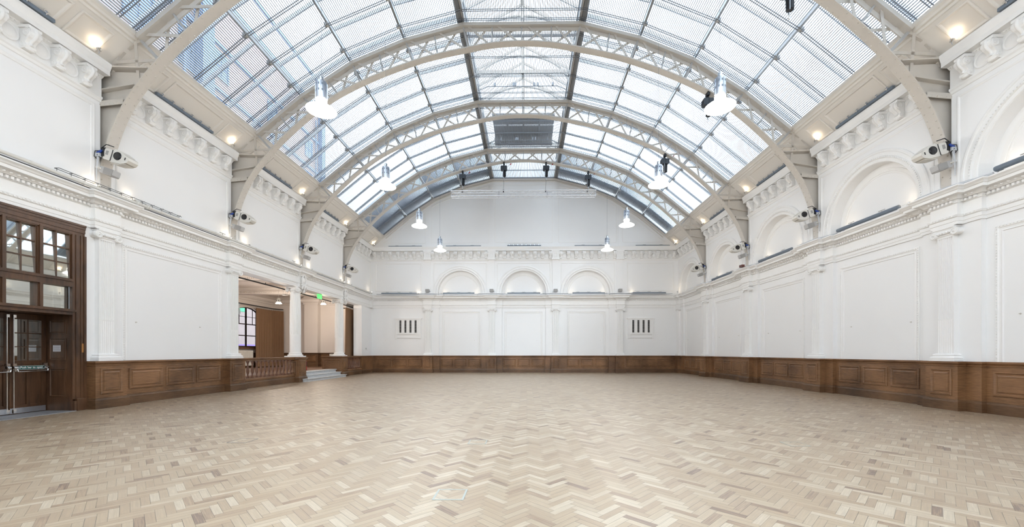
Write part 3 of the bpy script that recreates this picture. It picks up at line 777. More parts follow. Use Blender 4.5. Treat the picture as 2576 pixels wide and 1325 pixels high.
# solid gutter strip of the roof next to the gable
m = M()
for fi, (a, b) in enumerate(facet_pts(.30)):
    if fi == 4: continue
    m.add([(a[0], 24.9, a[1]), (b[0], 24.9, b[1]), (b[0], YG, b[1]), (a[0], YG, a[1])], [(0, 1, 2, 3)])
m.build('solid_edge_panel', LEAD, roof)
# lantern
for s_ in (-1, 1):
    m = M(); m.box(s_*2.02, s_*2.16, YB, YG, 12.44, 12.66); m.build('lantern_kerb', DARKST, roof)
    m = M(); m.box(s_*1.93, s_*2.01, YB, YG, 12.50, 12.62); m.build('lantern_beam', STEEL, roof)
    m = M()
    for y in [YB+.5*k for k in range(int((YG-YB)/.5)+1)]: m.box(s_*2.08, s_*2.13, y-.02, y+.02, 12.66, 13.75)
    for k in range(7): m.box(s_*2.07, s_*2.14, YB, YG, 12.72+k*.15, 12.76+k*.15)
    m.box(s_*2.04, s_*2.18, YB, YG, 13.72, 13.82); m.build('lantern_side_louvre', DARKST, roof)
m = M(); m.box(-.07, .07, YB, YG, 14.78, 14.95); m.build('lantern_ridge', STEEL, roof)
y = 1.0; k = 0
while y < YG:
    if not (20.6 < y < 23.2):
        m = M()
        for s_ in (-1, 1): m.bar((s_*2.1, y, 13.78), (0, y, 14.84), .05, .09)
        if k % 2 == 0:
            m.box(-2.1, 2.1, y-.055, y+.055, 13.60, 13.74)
            m.tube([(2.05*cos(pi*j/20), y, 13.05+1.35*sin(pi*j/20)) for j in range(21)], .045, 6); m.bar((0, y, 13.6), (0, y, 14.8), .10, .10, up=(0, 1, 0))
        m.build('lantern_rafter', STEEL, roof)
    y += 1.05; k += 1
m = M()
for s_ in (-1, 1): m.add([(s_*2.2, YB, 13.86), (0, YB, 14.98), (0, YG, 14.98), (s_*2.2, YG, 13.86)], [(0, 1, 2, 3)])
m.build('glass', GLASS, roof)
m = M(); m.box(-1.62, 1.62, 20.8, 21.65, 13.55, 13.65); m.box(-1.62, 1.62, 21.8, 22.7, 13.55, 13.65); m.box(-1.62, 1.62, 22.7, 23.0, 13.1, 13.6)
for x in (-.85, 0, .85): m.box(x-.04, x+.04, 20.8, 22.8, 13.45, 13.55)
m.build('boarded_ceiling_panel', LEAD, roof)
m = M(); m.add([(-2.2, YG, 12.4), (2.2, YG, 12.4), (2.2, YG, 13.85), (0, YG, 14.98), (-2.2, YG, 13.85)], [(0, 1, 2, 3, 4)])
m.add([(-1.9, YG-.02, 13.0), (1.9, YG-.02, 13.0), (0, YG-.02, 13.35)], [(0, 1, 2)]); m.build('lantern_end', WHITE, roof)
m = M()      # service pipes under the lantern
for y in (17.3, 21.7):
    m.tube([(-1.9, y, 12.55), (-1.5, y, 12.72), (1.5, y, 12.72), (1.9, y, 12.55)], .018, 6)
    for x in (-1.2, -.4, -.3, .5, .65, 1.3): m.cbox((x, y, 12.8), (.08, .06, .14))
m.build('service_pipe', RAIL, roof)

# ================================================================== ROOF TRUSSES
def catmull(P, n=5):
    out = []
    for i in range(len(P)-1):
        p0 = P[max(0, i-1)]; p1 = P[i]; p2 = P[i+1]; p3 = P[min(len(P)-1, i+2)]
        for k in range(n):
            t_ = k/n; out.append(tuple(.5*((2*p1[j])+(-p0[j]+p2[j])*t_+(2*p0[j]-5*p1[j]+4*p2[j]-p3[j])*t_*t_+(-p0[j]+3*p1[j]-3*p2[j]+p3[j])*t_**3) for j in (0, 1)))
    out.append(P[-1]); return out
half = catmull([(-1.0, 11.685)]+SOFF, 5)[5:]
CURVE = [(-x, z) for x, z in reversed(half[1:])]+half
def make_truss(label):
    e = empty('roof_truss', (0, 0, 11.6), label, 'roof truss')
    # outer chord: flat faceted box, then the curved rib down the cove
    m = M(); q = offs(-.055)
    for a, b in zip(q[:-1], q[1:]): m.bar((a[0], 0, a[1]), (b[0], 0, b[1]), .25, .10, up=Nm((a[1]-b[1], 0, b[0]-a[0])))
    m.build('upper_chord', STEEL, e)
    m = M()
    for a, b in zip(q[:-1], q[1:]): m.bar((a[0]*.985, 0, a[1]-.12), (b[0]*.985, 0, b[1]-.12), .03, .10, up=Nm((a[1]-b[1], 0, b[0]-a[0])))
    m.build('upper_chord_web', STEEL, e)
    for s_ in (-1, 1):
        pts = [(9.0, 8.76), (9.2, 8.70), (9.42, 8.56), (9.6, 8.38), (9.73, 8.15), (9.79, 7.95)]
        M_ = M()
        for a, b in zip(pts[:-1], pts[1:]):
            d = Nm((s_*(b[0]-a[0]), 0, b[1]-a[1])); nrm_ = (d[2], 0, -d[0])
            M_.bar((s_*a[0], 0, a[1]), (s_*b[0], 0, b[1]), .26, .03, up=nrm_); M_.bar((s_*(a[0]-.06), 0, a[1]-.05), (s_*(b[0]-.06), 0, b[1]-.05), .06, .10, up=nrm_)
        M_.build('cove_rib', STEEL, e)
    # soffit plate with rivets
    m = M(); n = len(CURVE)
    for d0, d1, w_ in ((0, .022, .13), (.022, .10, .05)):
        vs = []
        for i, (x, z) in enumerate(CURVE):
            a = CURVE[max(0, i-1)]; b = CURVE[min(n-1, i+1)]; t_ = Nm((b[0]-a[0], 0, b[1]-a[1])); nn = (-t_[2], 0, t_[0])
            for dd, yy in ((d0, -w_), (d0, w_), (d1, w_), (d1, -w_)): vs.append((x+nn[0]*dd, yy, z+nn[2]*dd))
        m.add(vs, [(i*4+k, i*4+(k+1) % 4, (i+1)*4+(k+1) % 4, (i+1)*4+k) for i in range(n-1) for k in range(4)])
    acc = 0.; nxt = .07; side = 0
    for (a, b) in zip(CURVE[:-1], CURVE[1:]):
        l = sqrt((b[0]-a[0])**2+(b[1]-a[1])**2)
        while nxt <= acc+l:
            f_ = (nxt-acc)/l; x, z = a[0]+(b[0]-a[0])*f_, a[1]+(b[1]-a[1])*f_; t_ = Nm((b[0]-a[0], 0, b[1]-a[1]))
            m.lathe([(.017, 0), (.014, .010), (0, .015)], (x, (-.085, .085)[side], z), (t_[2], 0, -t_[0]), n=6); side ^= 1; nxt += .085
        acc += l
    m.build('lower_chord', STEEL, e)
    # posts and crossed flat bars
    outer = []
    for (a, b) in zip(P0[:-1], P0[1:]):
        nseg = 4 if abs(a[0]+b[0]) < .1 else 2
        for k in range(nseg): outer.append((a[0]+(b[0]-a[0])*k/nseg, a[1]+(b[1]-a[1])*k/nseg, k == 0))
    outer.append((P0[-1][0], P0[-1][1], True)); inn = []; C2 = []
    for i, (x, z) in enumerate(CURVE):
        a = CURVE[max(0, i-1)]; b = CURVE[min(len(CURVE)-1, i+1)]; t_ = Nm((b[0]-a[0], 0, b[1]-a[1])); C2.append((x-t_[2]*.03, z+t_[0]*.03))
    for i, (x, z, kk) in enumerate(outer):
        a = outer[max(0, i-1)]; b = outer[min(len(outer)-1, i+1)]; t_ = Nm((b[0]-a[0], 0, b[1]-a[1])); nn = (t_[2], -t_[0]); best = None
        for c in C2:
            dx, dz = c[0]-x, c[1]-z; al = dx*nn[0]+dz*nn[1]; ac = abs(dx*t_[0]+dz*t_[2])
            if al > .2 and (best is None or ac < best[0]): best = (ac, c)
        inn.append(best[1])
    for i, ((x, z, kk), c) in enumerate(zip(outer, inn)):
        m = M(); d = Nm((c[0]-x, 0, c[1]-z)); m.bar((x+d[0]*.08, 0, z+d[2]*.08), (c[0], 0, c[1]), .06 if kk else .045, .07, up=(0, 1, 0)); m.build('post', STEELG, e)
    for i in range(len(outer)-1):
        for (p, c, yy) in ((outer[i], inn[i+1], -.035), (outer[i+1], inn[i], .035)):
            q = outer[i+1] if p is outer[i] else outer[i]; a = (p[0]+(q[0]-p[0])*.10, p[1]+(q[1]-p[1])*.10)
            r_ = inn[i] if c is inn[i+1] else inn[i+1]; b = (c[0]+(r_[0]-c[0])*.10, c[1]+(r_[1]-c[1])*.10)
            d = Nm((b[0]-a[0], 0, b[1]-a[1])); m = M(); m.bar((a[0]+d[0]*.1, yy, a[1]+d[2]*.1), (b[0], yy, b[1]), .07, .014, up=(0, 1, 0)); m.build('cross_brace', STEEL, e)
    for s_ in (-1, 1):
        for p, q in (((9.10, 8.66), (9.02, 7.62)), ((9.70, 8.16), (8.48, 8.22))):
            M().bar((s_*p[0], -.03, p[1]), (s_*q[0], -.03, q[1]), .07, .014, up=(0, 1, 0)).build('cross_brace', STEEL, e)
        M().bar((s_*9.72, 0, 8.02), (s_*8.74, 0, 7.98), .25, .03).build('tie_plate', STEEL, e)
        # solid haunch plate against the wall
        pl = [(s_*x, z) for x, z in C2 if x*1 > 8.7 and z < 7.95]; pl = [(x, z) for x, z in pl]
        poly = pl+[(s_*10.2, 4.98), (s_*10.2, 7.98)]
        m = M(); m.prism([(x, z) for x, z in poly], (0, -.012, 0), X_, Z_, Y_, .024); m.build('haunch_plate', STEEL, e)
        for (xa, za, xb, zb, h_) in ((9.06, 7.60, 10.18, 7.42, .03), (9.30, 7.24, 10.18, 7.16, .03)):
            m = M(); m.bar((s_*xa, 0, za), (s_*xb, 0, zb), .25, .03)
            if za < 7.4:
                m.bar((s_*xa, -.12, za-.06), (s_*xb, -.12, zb-.06), .02, .10)
                for k in range(6): x = s_*(xa+.10+k*.11); m.lathe([(.015, 0), (.012, .01), (0, .013)], (x, -.13, za-.075-(k*.11+.1)*.083), mY, n=6)
            m.build('haunch_shelf', STEEL, e)
    return e
tr0 = make_truss('cream riveted arched roof truss nearest the camera, cut off by the top picture edge')
tr0.location = (0, TR[0], 11.6)
for i in (1, 2, 3):
    copy_tree(tr0, (0, TR[i], 11.6), 'cream riveted arched roof truss, '+['', 'second from the camera, above the nearest pair of pendant lamps', 'third from the camera', 'farthest one, carrying the lighting bar hoists'][i])

# ================================================================== WOODEN DOOR PORTAL (left)
XD = -9.95
por = empty('door_1', (XD, 8.15, 0), 'dark oak portal with mirrored transom windows on the left wall', kind='structure')
m = M()
ap = [(9.11, .0, .0), (9.02, 0, 0)]
def stepped(m, y0, y1, z0, z1, horiz=False):
    # moulded architrave band: three stepped faces
    if not horiz:
        d = y1-y0
        for k, (f0, f1, o) in enumerate(((0, .25, .012), (.25, .6, .026), (.6, .82, .038), (.82, 1, .055))): m.box(XL-.05, XL+o, y0+d*f0, y0+d*f1, z0, z1)
    else:
        d = z1-z0
        for f0, f1, o in ((0, .25, .012), (.25, .6, .026), (.6, .82, .038), (.82, 1, .055)): m.box(XL-.05, XL+o, y0, y1, z0+d*f0, z0+d*f1)
stepped(m, 8.80, 9.05, .26, 3.93); stepped(m, 6.75, 9.05, 3.93, 4.178, True)
m.box(XL-.05, XL+.10, 6.75, 7.05, .26, 3.93)
m.build('architrave', OAKV, por)
m = M(); m.box(XL-.05, XL+.07, 8.85, 9.06, 0, .27); m.box(XL-.05, XL+.06, 8.80, 8.85, 0, .22); m.box(XL-.05, XL+.1, 6.75, 7.05, 0, .26); m.build('plinth_block', OAKV, por)
m = M()
for y in (8.17, 7.57): m.box(XL-.12, XL-.0, y, y+.10, 2.25, 3.95); m.box(XL-.02, XL+.025, y+.025, y+.075, 2.25, 3.95)
m.box(XL-.12, XL+.027, 7.05, 8.80, 2.75, 2.93); m.box(XL-.1, XL+.05, 7.05, 8.80, 2.87, 2.91); m.box(XL-.12, XL+.0, 7.05, 8.80, 3.91, 3.95); m.box(XL-.62, XL+.02, 7.05, 8.80, 2.13, 2.26); m.box(XL-.1, XL+.06, 7.05, 8.84, 2.20, 2.25)
m.build('transom_rail', OAKV, por)
for a, b in ((7.07, 7.57), (7.67, 8.17), (8.27, 8.79)):
    m = M(); c = (a+b)/2; m.box(XL-.07, XL-.03, c-.014, c+.014, 2.93, 3.92)
    for z in (3.26, 3.59): m.box(XL-.068, XL-.032, a, b, z-.014, z+.014)
    m.box(XL-.08, XL-.02, a, a+.02, 2.93, 3.92); m.box(XL-.08, XL-.02, b-.02, b, 2.93, 3.92)
    wn_ = m.build('window', OAKV, por)
    M().prism([(XL-.036, 2.93), (XL-.076, 3.93), (XL-.082, 3.93), (XL-.042, 2.93)], (0, a, 0), X_, Z_, Y_, b-a).build('pane', MIRROR, wn_)
M().box(XL-.09, XL-.08, 7.05, 8.80, 2.25, 2.76).build('pane', MIRROR, por)
# reveal
m = M(); m.box(XL-.62, XL-.052, 8.80, 8.88, 0, 2.14); m.box(XL-.06, XL+.02, 8.795, 8.80, .0, 2.2)
rv = m.build('side_reveal', OAKV, por)
for z0, z1 in ((.32, .95), (1.13, 1.62), (1.72, 2.02)):
    mm = M(); mm.frame((0, 8.80, 0), X_, Z_, mY, (XL-.50, XL-.12, z0, z1), [(0, .0), (0, .014), (.02, .014), (.035, .002), (.05, .006)]); mm.build('panel', OAKV, rv)
M().box(XL-.62, XL+.02, 7.05, 7.42, 0, 2.2).build('side_reveal', OAKV, por)
M().box(XL-.64, XL-.62, 6.9, 8.95, 0, 4.2).build('backing', DARKGREY, por)
M().box(-10.56, XL+.10, 7.05, 8.80, .0, .015).build('threshold', STONE, por)
def door_leaf(y0, y1, label):
    e = empty('door', (-10.53, (y0+y1)/2, 0), label, 'door'); m = M(); X0, X1 = -10.54, -10.49
    st = .085
    m.box(X0, X1, y0, y0+st, .02, 2.12); m.box(X0, X1, y1-st, y1, .02, 2.12); m.box(X0, X1-.001, y0+st, y1-st, 2.0, 2.12); m.box(X0, X1-.001, y0+st, y1-st, .02, .2)
    m.box(X0, X1-.001, y0+st, y1-st, .93, 1.13); m.box(X0, X1-.002, (y0+y1)/2-.03, (y0+y1)/2+.03, .2, .93); m.box(X0, X1-.02, y0+st, y1-st, .2, .93)
    m.box(X1-.001, X1+.02, y0+st, y1-st, 1.05, 1.085)
    for k in range(20): yy = y0+.09+k*(y1-y0-.18)/19.; m.box(X1, X1+.014, yy-.008, yy+.008, 1.02, 1.045)
    m.build('leaf', OAKV, e)
    m = M(); m.box(X0+.01, X0+.015, y0+st, y1-st, 1.13, 2.0); g = m.build('pane', MIRROR, e)
    m = M(); c = (y0+y1)/2; m.box(X0, X1-.01, c-.012, c+.012, 1.13, 2.0)
    for z in (1.42, 1.71): m.box(X0, X1-.012, y0+st, y1-st, z-.010, z+.010)
    m.build('glazing_bar', OAKV, e)
    M().box(X1, X1+.004, y0+.01, y1-.01, .03, .14).build('kick_plate', ALU, e)
    m = M(); m.tube([(X1+.10, y0+.07, .90), (X1+.10, y1-.05, .90)], .011, 8)
    m.tube([(X1+.05, y0+.05, .97), (X1+.10, y0+.06, .95), (X1+.10, y0+.07, .90)], .012, 8); m.tube([(X1+.05, y1-.04, .97), (X1+.10, y1-.04, .95), (X1+.10, y1-.05, .90)], .012, 8)
    m.build('push_bar', CHROME, e)
    m = M()
    for y in (y0+.05, y1-.045): m.box(X1, X1+.055, y-.03, y+.03, .90, 1.07); m.lathe([(.03, -.03), (.03, .03)], (X1+.055, y, .985), Y_, n=12)
    m.build('push_bar_housing', CHROME, e)
    ye = y0+.05 if y0 > 8.1 else y1-.05
    m = M(); m.tube([(X1+.03, ye, .06), (X1+.03, ye, 2.05)], .010, 8); m.cbox((X1+.03, ye, 2.05), (.05, .05, .06)); m.cbox((X1+.03, ye, .08), (.05, .05, .08)); m.build('vertical_bolt', CHROME, e)
    return e
door_leaf(8.155, 8.79, 'dark oak door leaf with push bar and glazed top, nearer the white panel')
door_leaf(7.43, 8.145, 'dark oak door leaf with push bar at the left picture edge')
# "Push bar to open" sign
e = empty('sign', (-10.485, 8.47, .985), 'green and white Push bar to open sign on the oak door', 'sign')
M().box(-10.487, -10.481, 8.235, 8.735, .935, 1.02).build('plate', SIGNG, e)
m = M(); m.frame((-10.481, 0, 0), Y_, Z_, X_, (8.238, 8.732, .938, 1.017), [(0, 0), (0, .002), (.006, .002), (.006, 0)], fill=False)
m.build('border', SIGNW, e)
m = M(); px_ = -10.479      # pictogram: hand pushing a bar
m.box(px_, px_+.002, 8.255, 8.262, .955, 1.003); m.tube([(px_, 8.27, .99), (px_, 8.285, .985), (px_, 8.31, .99)], .006, 6); m.tube([(px_, 8.27, .975), (px_, 8.29, .965), (px_, 8.312, .965)], .004, 6)
m.tube([(px_, 8.30, .99), (px_, 8.318, .968)], .005, 6); m.build('pictogram', SIGNW, e)
text_mesh('Push bar to open', .056, SIGNW, e, 'lettering', (.006, -.145, -.022), (pi/2, 0, pi/2), sx=1.02)
# notice
e = empty('notice', (XL-.33, 8.795, 1.39), 'white paper notice pinned to the oak panel beside the doors', 'notice')
M().box(XL-.415, XL-.245, 8.790, 8.796, 1.32, 1.46).build('sheet', PAPER, e)
for k, s_ in enumerate(('NOTICE TO VISITORS PLEASE', 'KEEP THESE DOORS CLEAR', 'AT ALL TIMES DO NOT WEDGE', 'OPEN FIRE DOORS OR BLOCK', 'THE EXIT ROUTE', 'THANK YOU FOR YOUR HELP')):
    m = M(); random.seed(k); x = XL-.405; 
    while x < XL-.262:
        w_ = random.choice((.007, .011, .016)); m.box(x, x+w_, 8.7885, 8.790, 1.443-k*.021, 1.449-k*.021); x += w_+.003
    m.build('printed_line', INK, e)
M().box(XL+.036, XL+.045, 8.96, 9.0, 1.30, 1.50).build('finger_plate', BRASS, cat='plate', label='small brass plate screwed to the right-hand door architrave')
e = empty('call_point', (XL+.06, 9.20, .93), 'small red fire call point on the dado between door frame and pedestal', 'call point')
M().box(XL+.03, XL+.07, 9.135, 9.235, .88, .97).build('case', RED, e); M().box(XL+.07, XL+.074, 9.16, 9.21, .90, .945).build('face', INK, e)

# ================================================================== SIDE ROOM behind the opening
sr = M(); sr.box(-15.95, XL+.05, 12.0, 25.6, .30, .42)
sr.box(-15.95, XL-.5, 12.0, 25.6, 4.9, 5.0)
srf = M().box(-15.95, -10.44, 13.0, 25.6, .28, .418); struct('floor', srf, plain('brown_side_room_boards', (.20, .115, .07), .3, var=.12, scale=5))
struct('ceiling', M().box(-16.2, XL-.4, 12.0, 25.9, 4.80, 4.9), ROOMW)
m = M(); m.box(-15.95, -10.4, 25.5, 25.8, .4, 4.85); m.box(-13.80, -12.95, 25.15, 25.5, .4, 4.85)
er = struct('wall_front', m, ROOMW)
m = M(); WY0, WY1 = 21.9, 24.1      # window hole in the outer wall
m.box(-16.2, -15.9, 12, WY0, .4, 4.85); m.box(-16.2, -15.9, WY1, 25.6, .4, 4.85); m.box(-16.2, -15.9, WY0, WY1, .4, 1.6)
m2 = M(); c = (WY0+WY1)/2; hw = (WY1-WY0)/2
arch_pts = [(c+hw*cos(pi*k/20), 3.35+.55*sin(pi*k/20)) for k in range(21)]
vs = [(-15.9, y, z) for y, z in arch_pts]+[(-15.9, y, 4.85) for y, z in arch_pts]; m.add(vs, [(i, i+1, 22+i, 21+i) for i in range(20)])
struct('wall_left', m, ROOMW)
struct('wall_rear', M().box(-16.2, -10.4, 12.0, 12.2, .4, 4.85), ROOMW)
e = empty('window_1', (-15.95, c, 1.6), kind='structure')
FRM = plain('dark_brown_window_frame', (.035, .022, .015), .4, var=.1)
m = M(); m.box(-16.05, -15.93, WY0, WY1, 1.60, 1.68)
for y in (WY0+.03, c, WY1-.03): m.box(-16.03, -15.96, y-.035, y+.035, 1.6, 3.4)
for z in (2.27, 2.93): m.box(-16.03, -15.96, WY0, WY1, z-.025, z+.025)
m.box(-16.03, -15.96, c-.035, c+.035, 3.3, 3.9); m.tube([(-16.0, y, z) for y, z in arch_pts], .045, 6)
for y in (c-hw/2, c+hw/2): m.box(-16.01, -15.98, y-.012, y+.012, 2.95, 3.85)
m.box(-16.01, -15.98, WY0, WY1, 3.34, 3.365); m.build('window_frame', FRM, e)
M().add([(-16.0, y, z) for y, z in [(WY1, 1.6)]+arch_pts+[(WY0, 1.6)]], [tuple(range(23))]).build('pane', GLASS, e)
M().box(-15.95, -15.75, WY0-.1, WY1+.1, 1.50, 1.60).build('window_sill', OAKD, e)
m = M()          # picture of the dado round the side room
SP = [(-15.9, 12.2), (-15.9, 25.5), (-13.8, 25.5), (-13.8, 25.15), (-12.95, 25.15), (-12.95, 25.5), (-10.42, 25.5)]
e = empty('trim_%d' % tn, (-15.9, 12.2, .42), kind='structure'); tn += 1
M().sweep(SP, [(.002, .42), (.05, .42), (.05, .60), (.025, .64), (.025, 1.20), (.06, 1.24), (.06, 1.28), (.002, 1.28)]).build('panelled_dado', OAKD, e)
for O_, a, b in (((0, 25.475, 0), -15.7, -14.0), ((0, 25.125, 0), -13.7, -13.05), ((0, 25.475, 0), -12.85, -11.9)):
    mm = M(); mm.frame(O_, X_, Z_, mY, (a, b, .72, 1.14), PANELP); mm.build('panel', OAK, e)
m = M(); m.sweep(SP, [(.002, 4.30), (.03, 4.31), (.05, 4.36), (.05, 4.40), (.10, 4.44), (.16, 4.52), (.16, 4.60), (.002, 4.80)])
for y in (17.75, 21.93): m.box(-15.9, -10.4, y-.22, y+.22, 4.48, 4.85); m.box(-15.9, -10.4, y-.26, y+.26, 4.62, 4.66)
for y in (17.75, 21.93):
    for k in range(60): m.cbox((-15.8+k*.09, y-.235, 4.56), (.05, .04, .05))
for k in range(24): m.cbox((-15.8+k*.09, 25.40, 4.42), (.05, .06, .05))
for k in range(20): m.cbox((-12.9+k*.09, 25.40, 4.42), (.05, .06, .05))
struct('trim_%d' % tn, m, ROOMW); tn += 1

def curtain(name, p0, p1, z0, z1, folds, amp, label, group=None):
    e = empty(name, ((p0[0]+p1[0])/2, (p0[1]+p1[1])/2, z0), label, 'curtain'); n = folds*8; d = (p1[0]-p0[0], p1[1]-p0[1]); l = sqrt(d[0]**2+d[1]**2); ux, uy = d[0]/l, d[1]/l
    random.seed(folds); vs = []; rows = 7; ph = [random.uniform(-.6, .6) for _ in range(folds+1)]
    for th in (0, .015):
        for r in range(rows):
            z = z1+(z0-z1)*r/(rows-1); k_ = .45+.55*(r/(rows-1))**.6
            for i in range(n+1):
                s_ = i/n; o = amp*k_*(sin(2*pi*s_*folds+ph[int(s_*folds)]*.5)+.25*sin(4*pi*s_*folds+1))+th
                vs.append((p0[0]+d[0]*s_-uy*o, p0[1]+d[1]*s_+ux*o, z))
    fs = []
    for q in (0, 1):
        b = q*rows*(n+1)
        for r in range(rows-1):
            for i in range(n): fs.append((b+r*(n+1)+i, b+r*(n+1)+i+1, b+(r+1)*(n+1)+i+1, b+(r+1)*(n+1)+i))
    M().add(vs, fs, True).build('drape', CURT, e)
    m = M()
    for k in range(folds): s_ = (k+.5)/folds; m.tube([(p0[0]+d[0]*s_, p0[1]+d[1]*s_, z1-.01), (p0[0]+d[0]*s_, p0[1]+d[1]*s_, z1+.07)], .012, 6)
    m.build('runner', STEELG, e)
curtain('curtain', (-15.55, 23.25), (-15.55, 24.65), .46, 3.90, 9, .07, 'brown velvet curtain drawn back beside the arched window, lit in its middle')
curtain('curtain', (-15.50, 24.62), (-15.2, 25.3), .46, 3.90, 7, .06, 'darker brown velvet curtain in the corner right of the window')
struct('wall_right', M().box(-11.25, -10.42, 25.40, 25.44, .42, 4.85), DARKGREY)  # dark sheet by the jamb: shade of the recess put into its colour
curtain('curtain', (-10.62, 23.95), (-10.74, 25.2), .46, 3.99, 11, .06, 'brown velvet curtain gathered behind the right-hand column')
M().tube([(-15.5, 12.4, 4.0), (-15.5, 24.7, 4.0), (-15.25, 25.35, 4.0)], .028, 8).build('curtain_track', BLACK, cat='curtain track', label='black curtain rail running along the window wall of the side room')
m = M(); m.tube([(-10.68, 13.0, 4.13), (-10.68, 24.6, 4.13), (-10.72, 25.1, 4.12), (-10.95, 25.35, 4.1), (-11.3, 25.2, 4.08), (-11.3, 24.7, 4.07), (-11.1, 24.0, 4.06), (-10.8, 23.9, 4.06)], .03, 8)
for y in (15, 16.6, 19.3, 20.6, 23.2): m.tube([(-10.68, y, 4.13), (-10.68, y, 4.2)], .012, 6)
m.build('curtain_track', BLACK, cat='curtain track', label='black curved curtain rail under the beam of the side room opening')
def room_lamp(x, y, z, label):
    e = empty('pendant_lamp', (x, y, z), label, 'lamp', 'pendant lamps in the side room')
    M().lathe([(.15, -.07), (.145, -.055), (.11, -.02), (.10, .01)], (x, y, z), n=20).build('lamp_shade', LAMPR, e)
    m = M(); m.lathe([(.105, .01), (.105, .14), (.07, .15), (.07, .22)], (x, y, z), n=16); m.tube([(x, y, z+.2), (x, y, 4.82)], .006, 6); m.build('housing', FIXT, e)
    m = M()
    for k in range(6): a = k*pi/3; m.cbox((x+.106*cos(a), y+.106*sin(a), z+.08), (.02, .02, .06))
    m.build('vent_slot', BLACK, e)
    light('lamp_light', 'POINT', (0, 0, -.25), e, 60, (1, .88, .76), .10)
room_lamp(-12.6, 20.6, 3.88, 'white conical pendant lamp left of the first round column in the side room')
room_lamp(-11.6, 23.2, 4.15, 'white conical pendant lamp between the two round columns in the side room')
room_lamp(-12.4, 15.5, 3.95, 'white conical pendant lamp in the side room hidden by the near pilaster')
e = empty('hanging_frame', (-11.9, 20.0, 4.2), 'small white square frame hanging under the side room ceiling', 'ceiling fixture')
m = M()
for dx in (-.11, .11): m.tube([(-11.9+dx, 20.0, 4.18), (-11.9+dx, 20.0, 4.8)], .008, 6)
m.box(-12.02, -11.78, 19.9, 20.1, 4.16, 4.18); m.build('frame', STEELG, e); M().lathe([(.05, 0), (.05, .05)], (-11.9, 20.0, 4.18), n=14).build('lamp', FIXT, e)
e = empty('exit_sign', (-10.2, 20.06, 4.2), 'green lit exit sign hanging under the beam between the two columns', 'sign')
M().box(-10.22, -10.18, 19.86, 20.26, 3.99, 4.21).build('panel', EXITG, e)
m = M(); m.tube([(-10.2, 20.06, 4.21), (-10.2, 20.06, 4.26)], .008, 6); m.build('hanger', BLACK, e)
m = M(); c0 = (-10.176, 20.10); m.lathe([(0, -.02), (.02, 0), (0, .02)], (c0[0], c0[1], 4.165), Z_, n=8); m.tube([(c0[0], c0[1]+.02, 4.13), (c0[0], c0[1]-.01, 4.08), (c0[0], c0[1]+.03, 4.02)], .010, 6); m.tube([(c0[0], c0[1]-.01, 4.08), (c0[0], c0[1]-.05, 4.03)], .010, 6)
m.box(-10.18, -10.175, 19.93, 20.02, 4.092, 4.108); m.build('running_figure', SIGNW, e)
e = empty('radiator', (-10.85, 22.8, .42), 'white panel radiator standing in the side room left of the right pedestal', 'radiator')
m = M(); m.box(-11.02, -10.52, 22.75, 22.83, .50, 1.22)
for k in range(9): m.box(-11.00+k*.055, -10.97+k*.055, 22.74, 22.75, .53, 1.19)
m.build('panel', FIXT, e); m = M(); m.tube([(-11.06, 22.78, .42), (-11.06, 22.78, .62), (-11.00, 22.78, .62)], .014, 6); m.lathe([(.03, 0), (.03, .06)], (-11.06, 22.78, .62), n=10); m.build('valve', CHROME, e)
e = empty('radiator', (-15.85, 22.7, .42), 'long white radiator under the arched window', 'radiator')
m = M(); m.box(-15.85, -15.7, 21.9, 23.2, .55, 1.42); 
for k in range(24): m.box(-15.70, -15.69, 21.93+k*.053, 21.96+k*.053, .6, 1.38)
m.build('panel', FIXT, e)
e = empty('fire_extinguisher', (-10.62, 19.5, .42), 'red fire extinguisher standing behind the pedestal left of the steps', 'fire extinguisher')
M().lathe([(.0, 0), (.08, .0), (.085, .02), (.085, .40), (.06, .46), (.02, .50)], (-10.62, 19.5, .42), n=20).build('cylinder', RED, e)
m = M(); m.lathe([(.02, 0), (.02, .06)], (-10.62, 19.5, .91), n=10); m.tube([(-10.62, 19.5, .96), (-10.56, 19.5, .99), (-10.5, 19.5, .95)], .01, 6); m.tube([(-10.60, 19.5, .93), (-10.52, 19.47, .8), (-10.52, 19.47, .62)], .012, 6); m.build('valve_and_hose', BLACK, e)
# things outside the side window
e = empty('van', (-18.9, 27, .3), 'purple van parked outside the arched side window', 'van')
m = M(); m.prism([(25.0, .25), (29.0, .25), (29.0, 1.85), (26.1, 1.85), (25.5, 1.2), (25.0, 1.15)], (-20.4, 0, 0), Y_, Z_, X_, 1.7); m.build('body', PURPLE, e)
m = M()
for y in (25.8, 28.2): m.lathe([(.3, 0), (.3, .2)], (-18.75, y, .2), X_, n=16)
m.build('wheel', BLACK, e)
M().box(-23.6, -23.4, 31.8, 33.6, 4.7, 5.6).build('hoarding', GREENB, cat='hoarding', label='green board outside, seen in the top of the arched side window')
struct('ground_1', M().box(-70, -16.2, -40, 90, -.3, -.1), STONE)

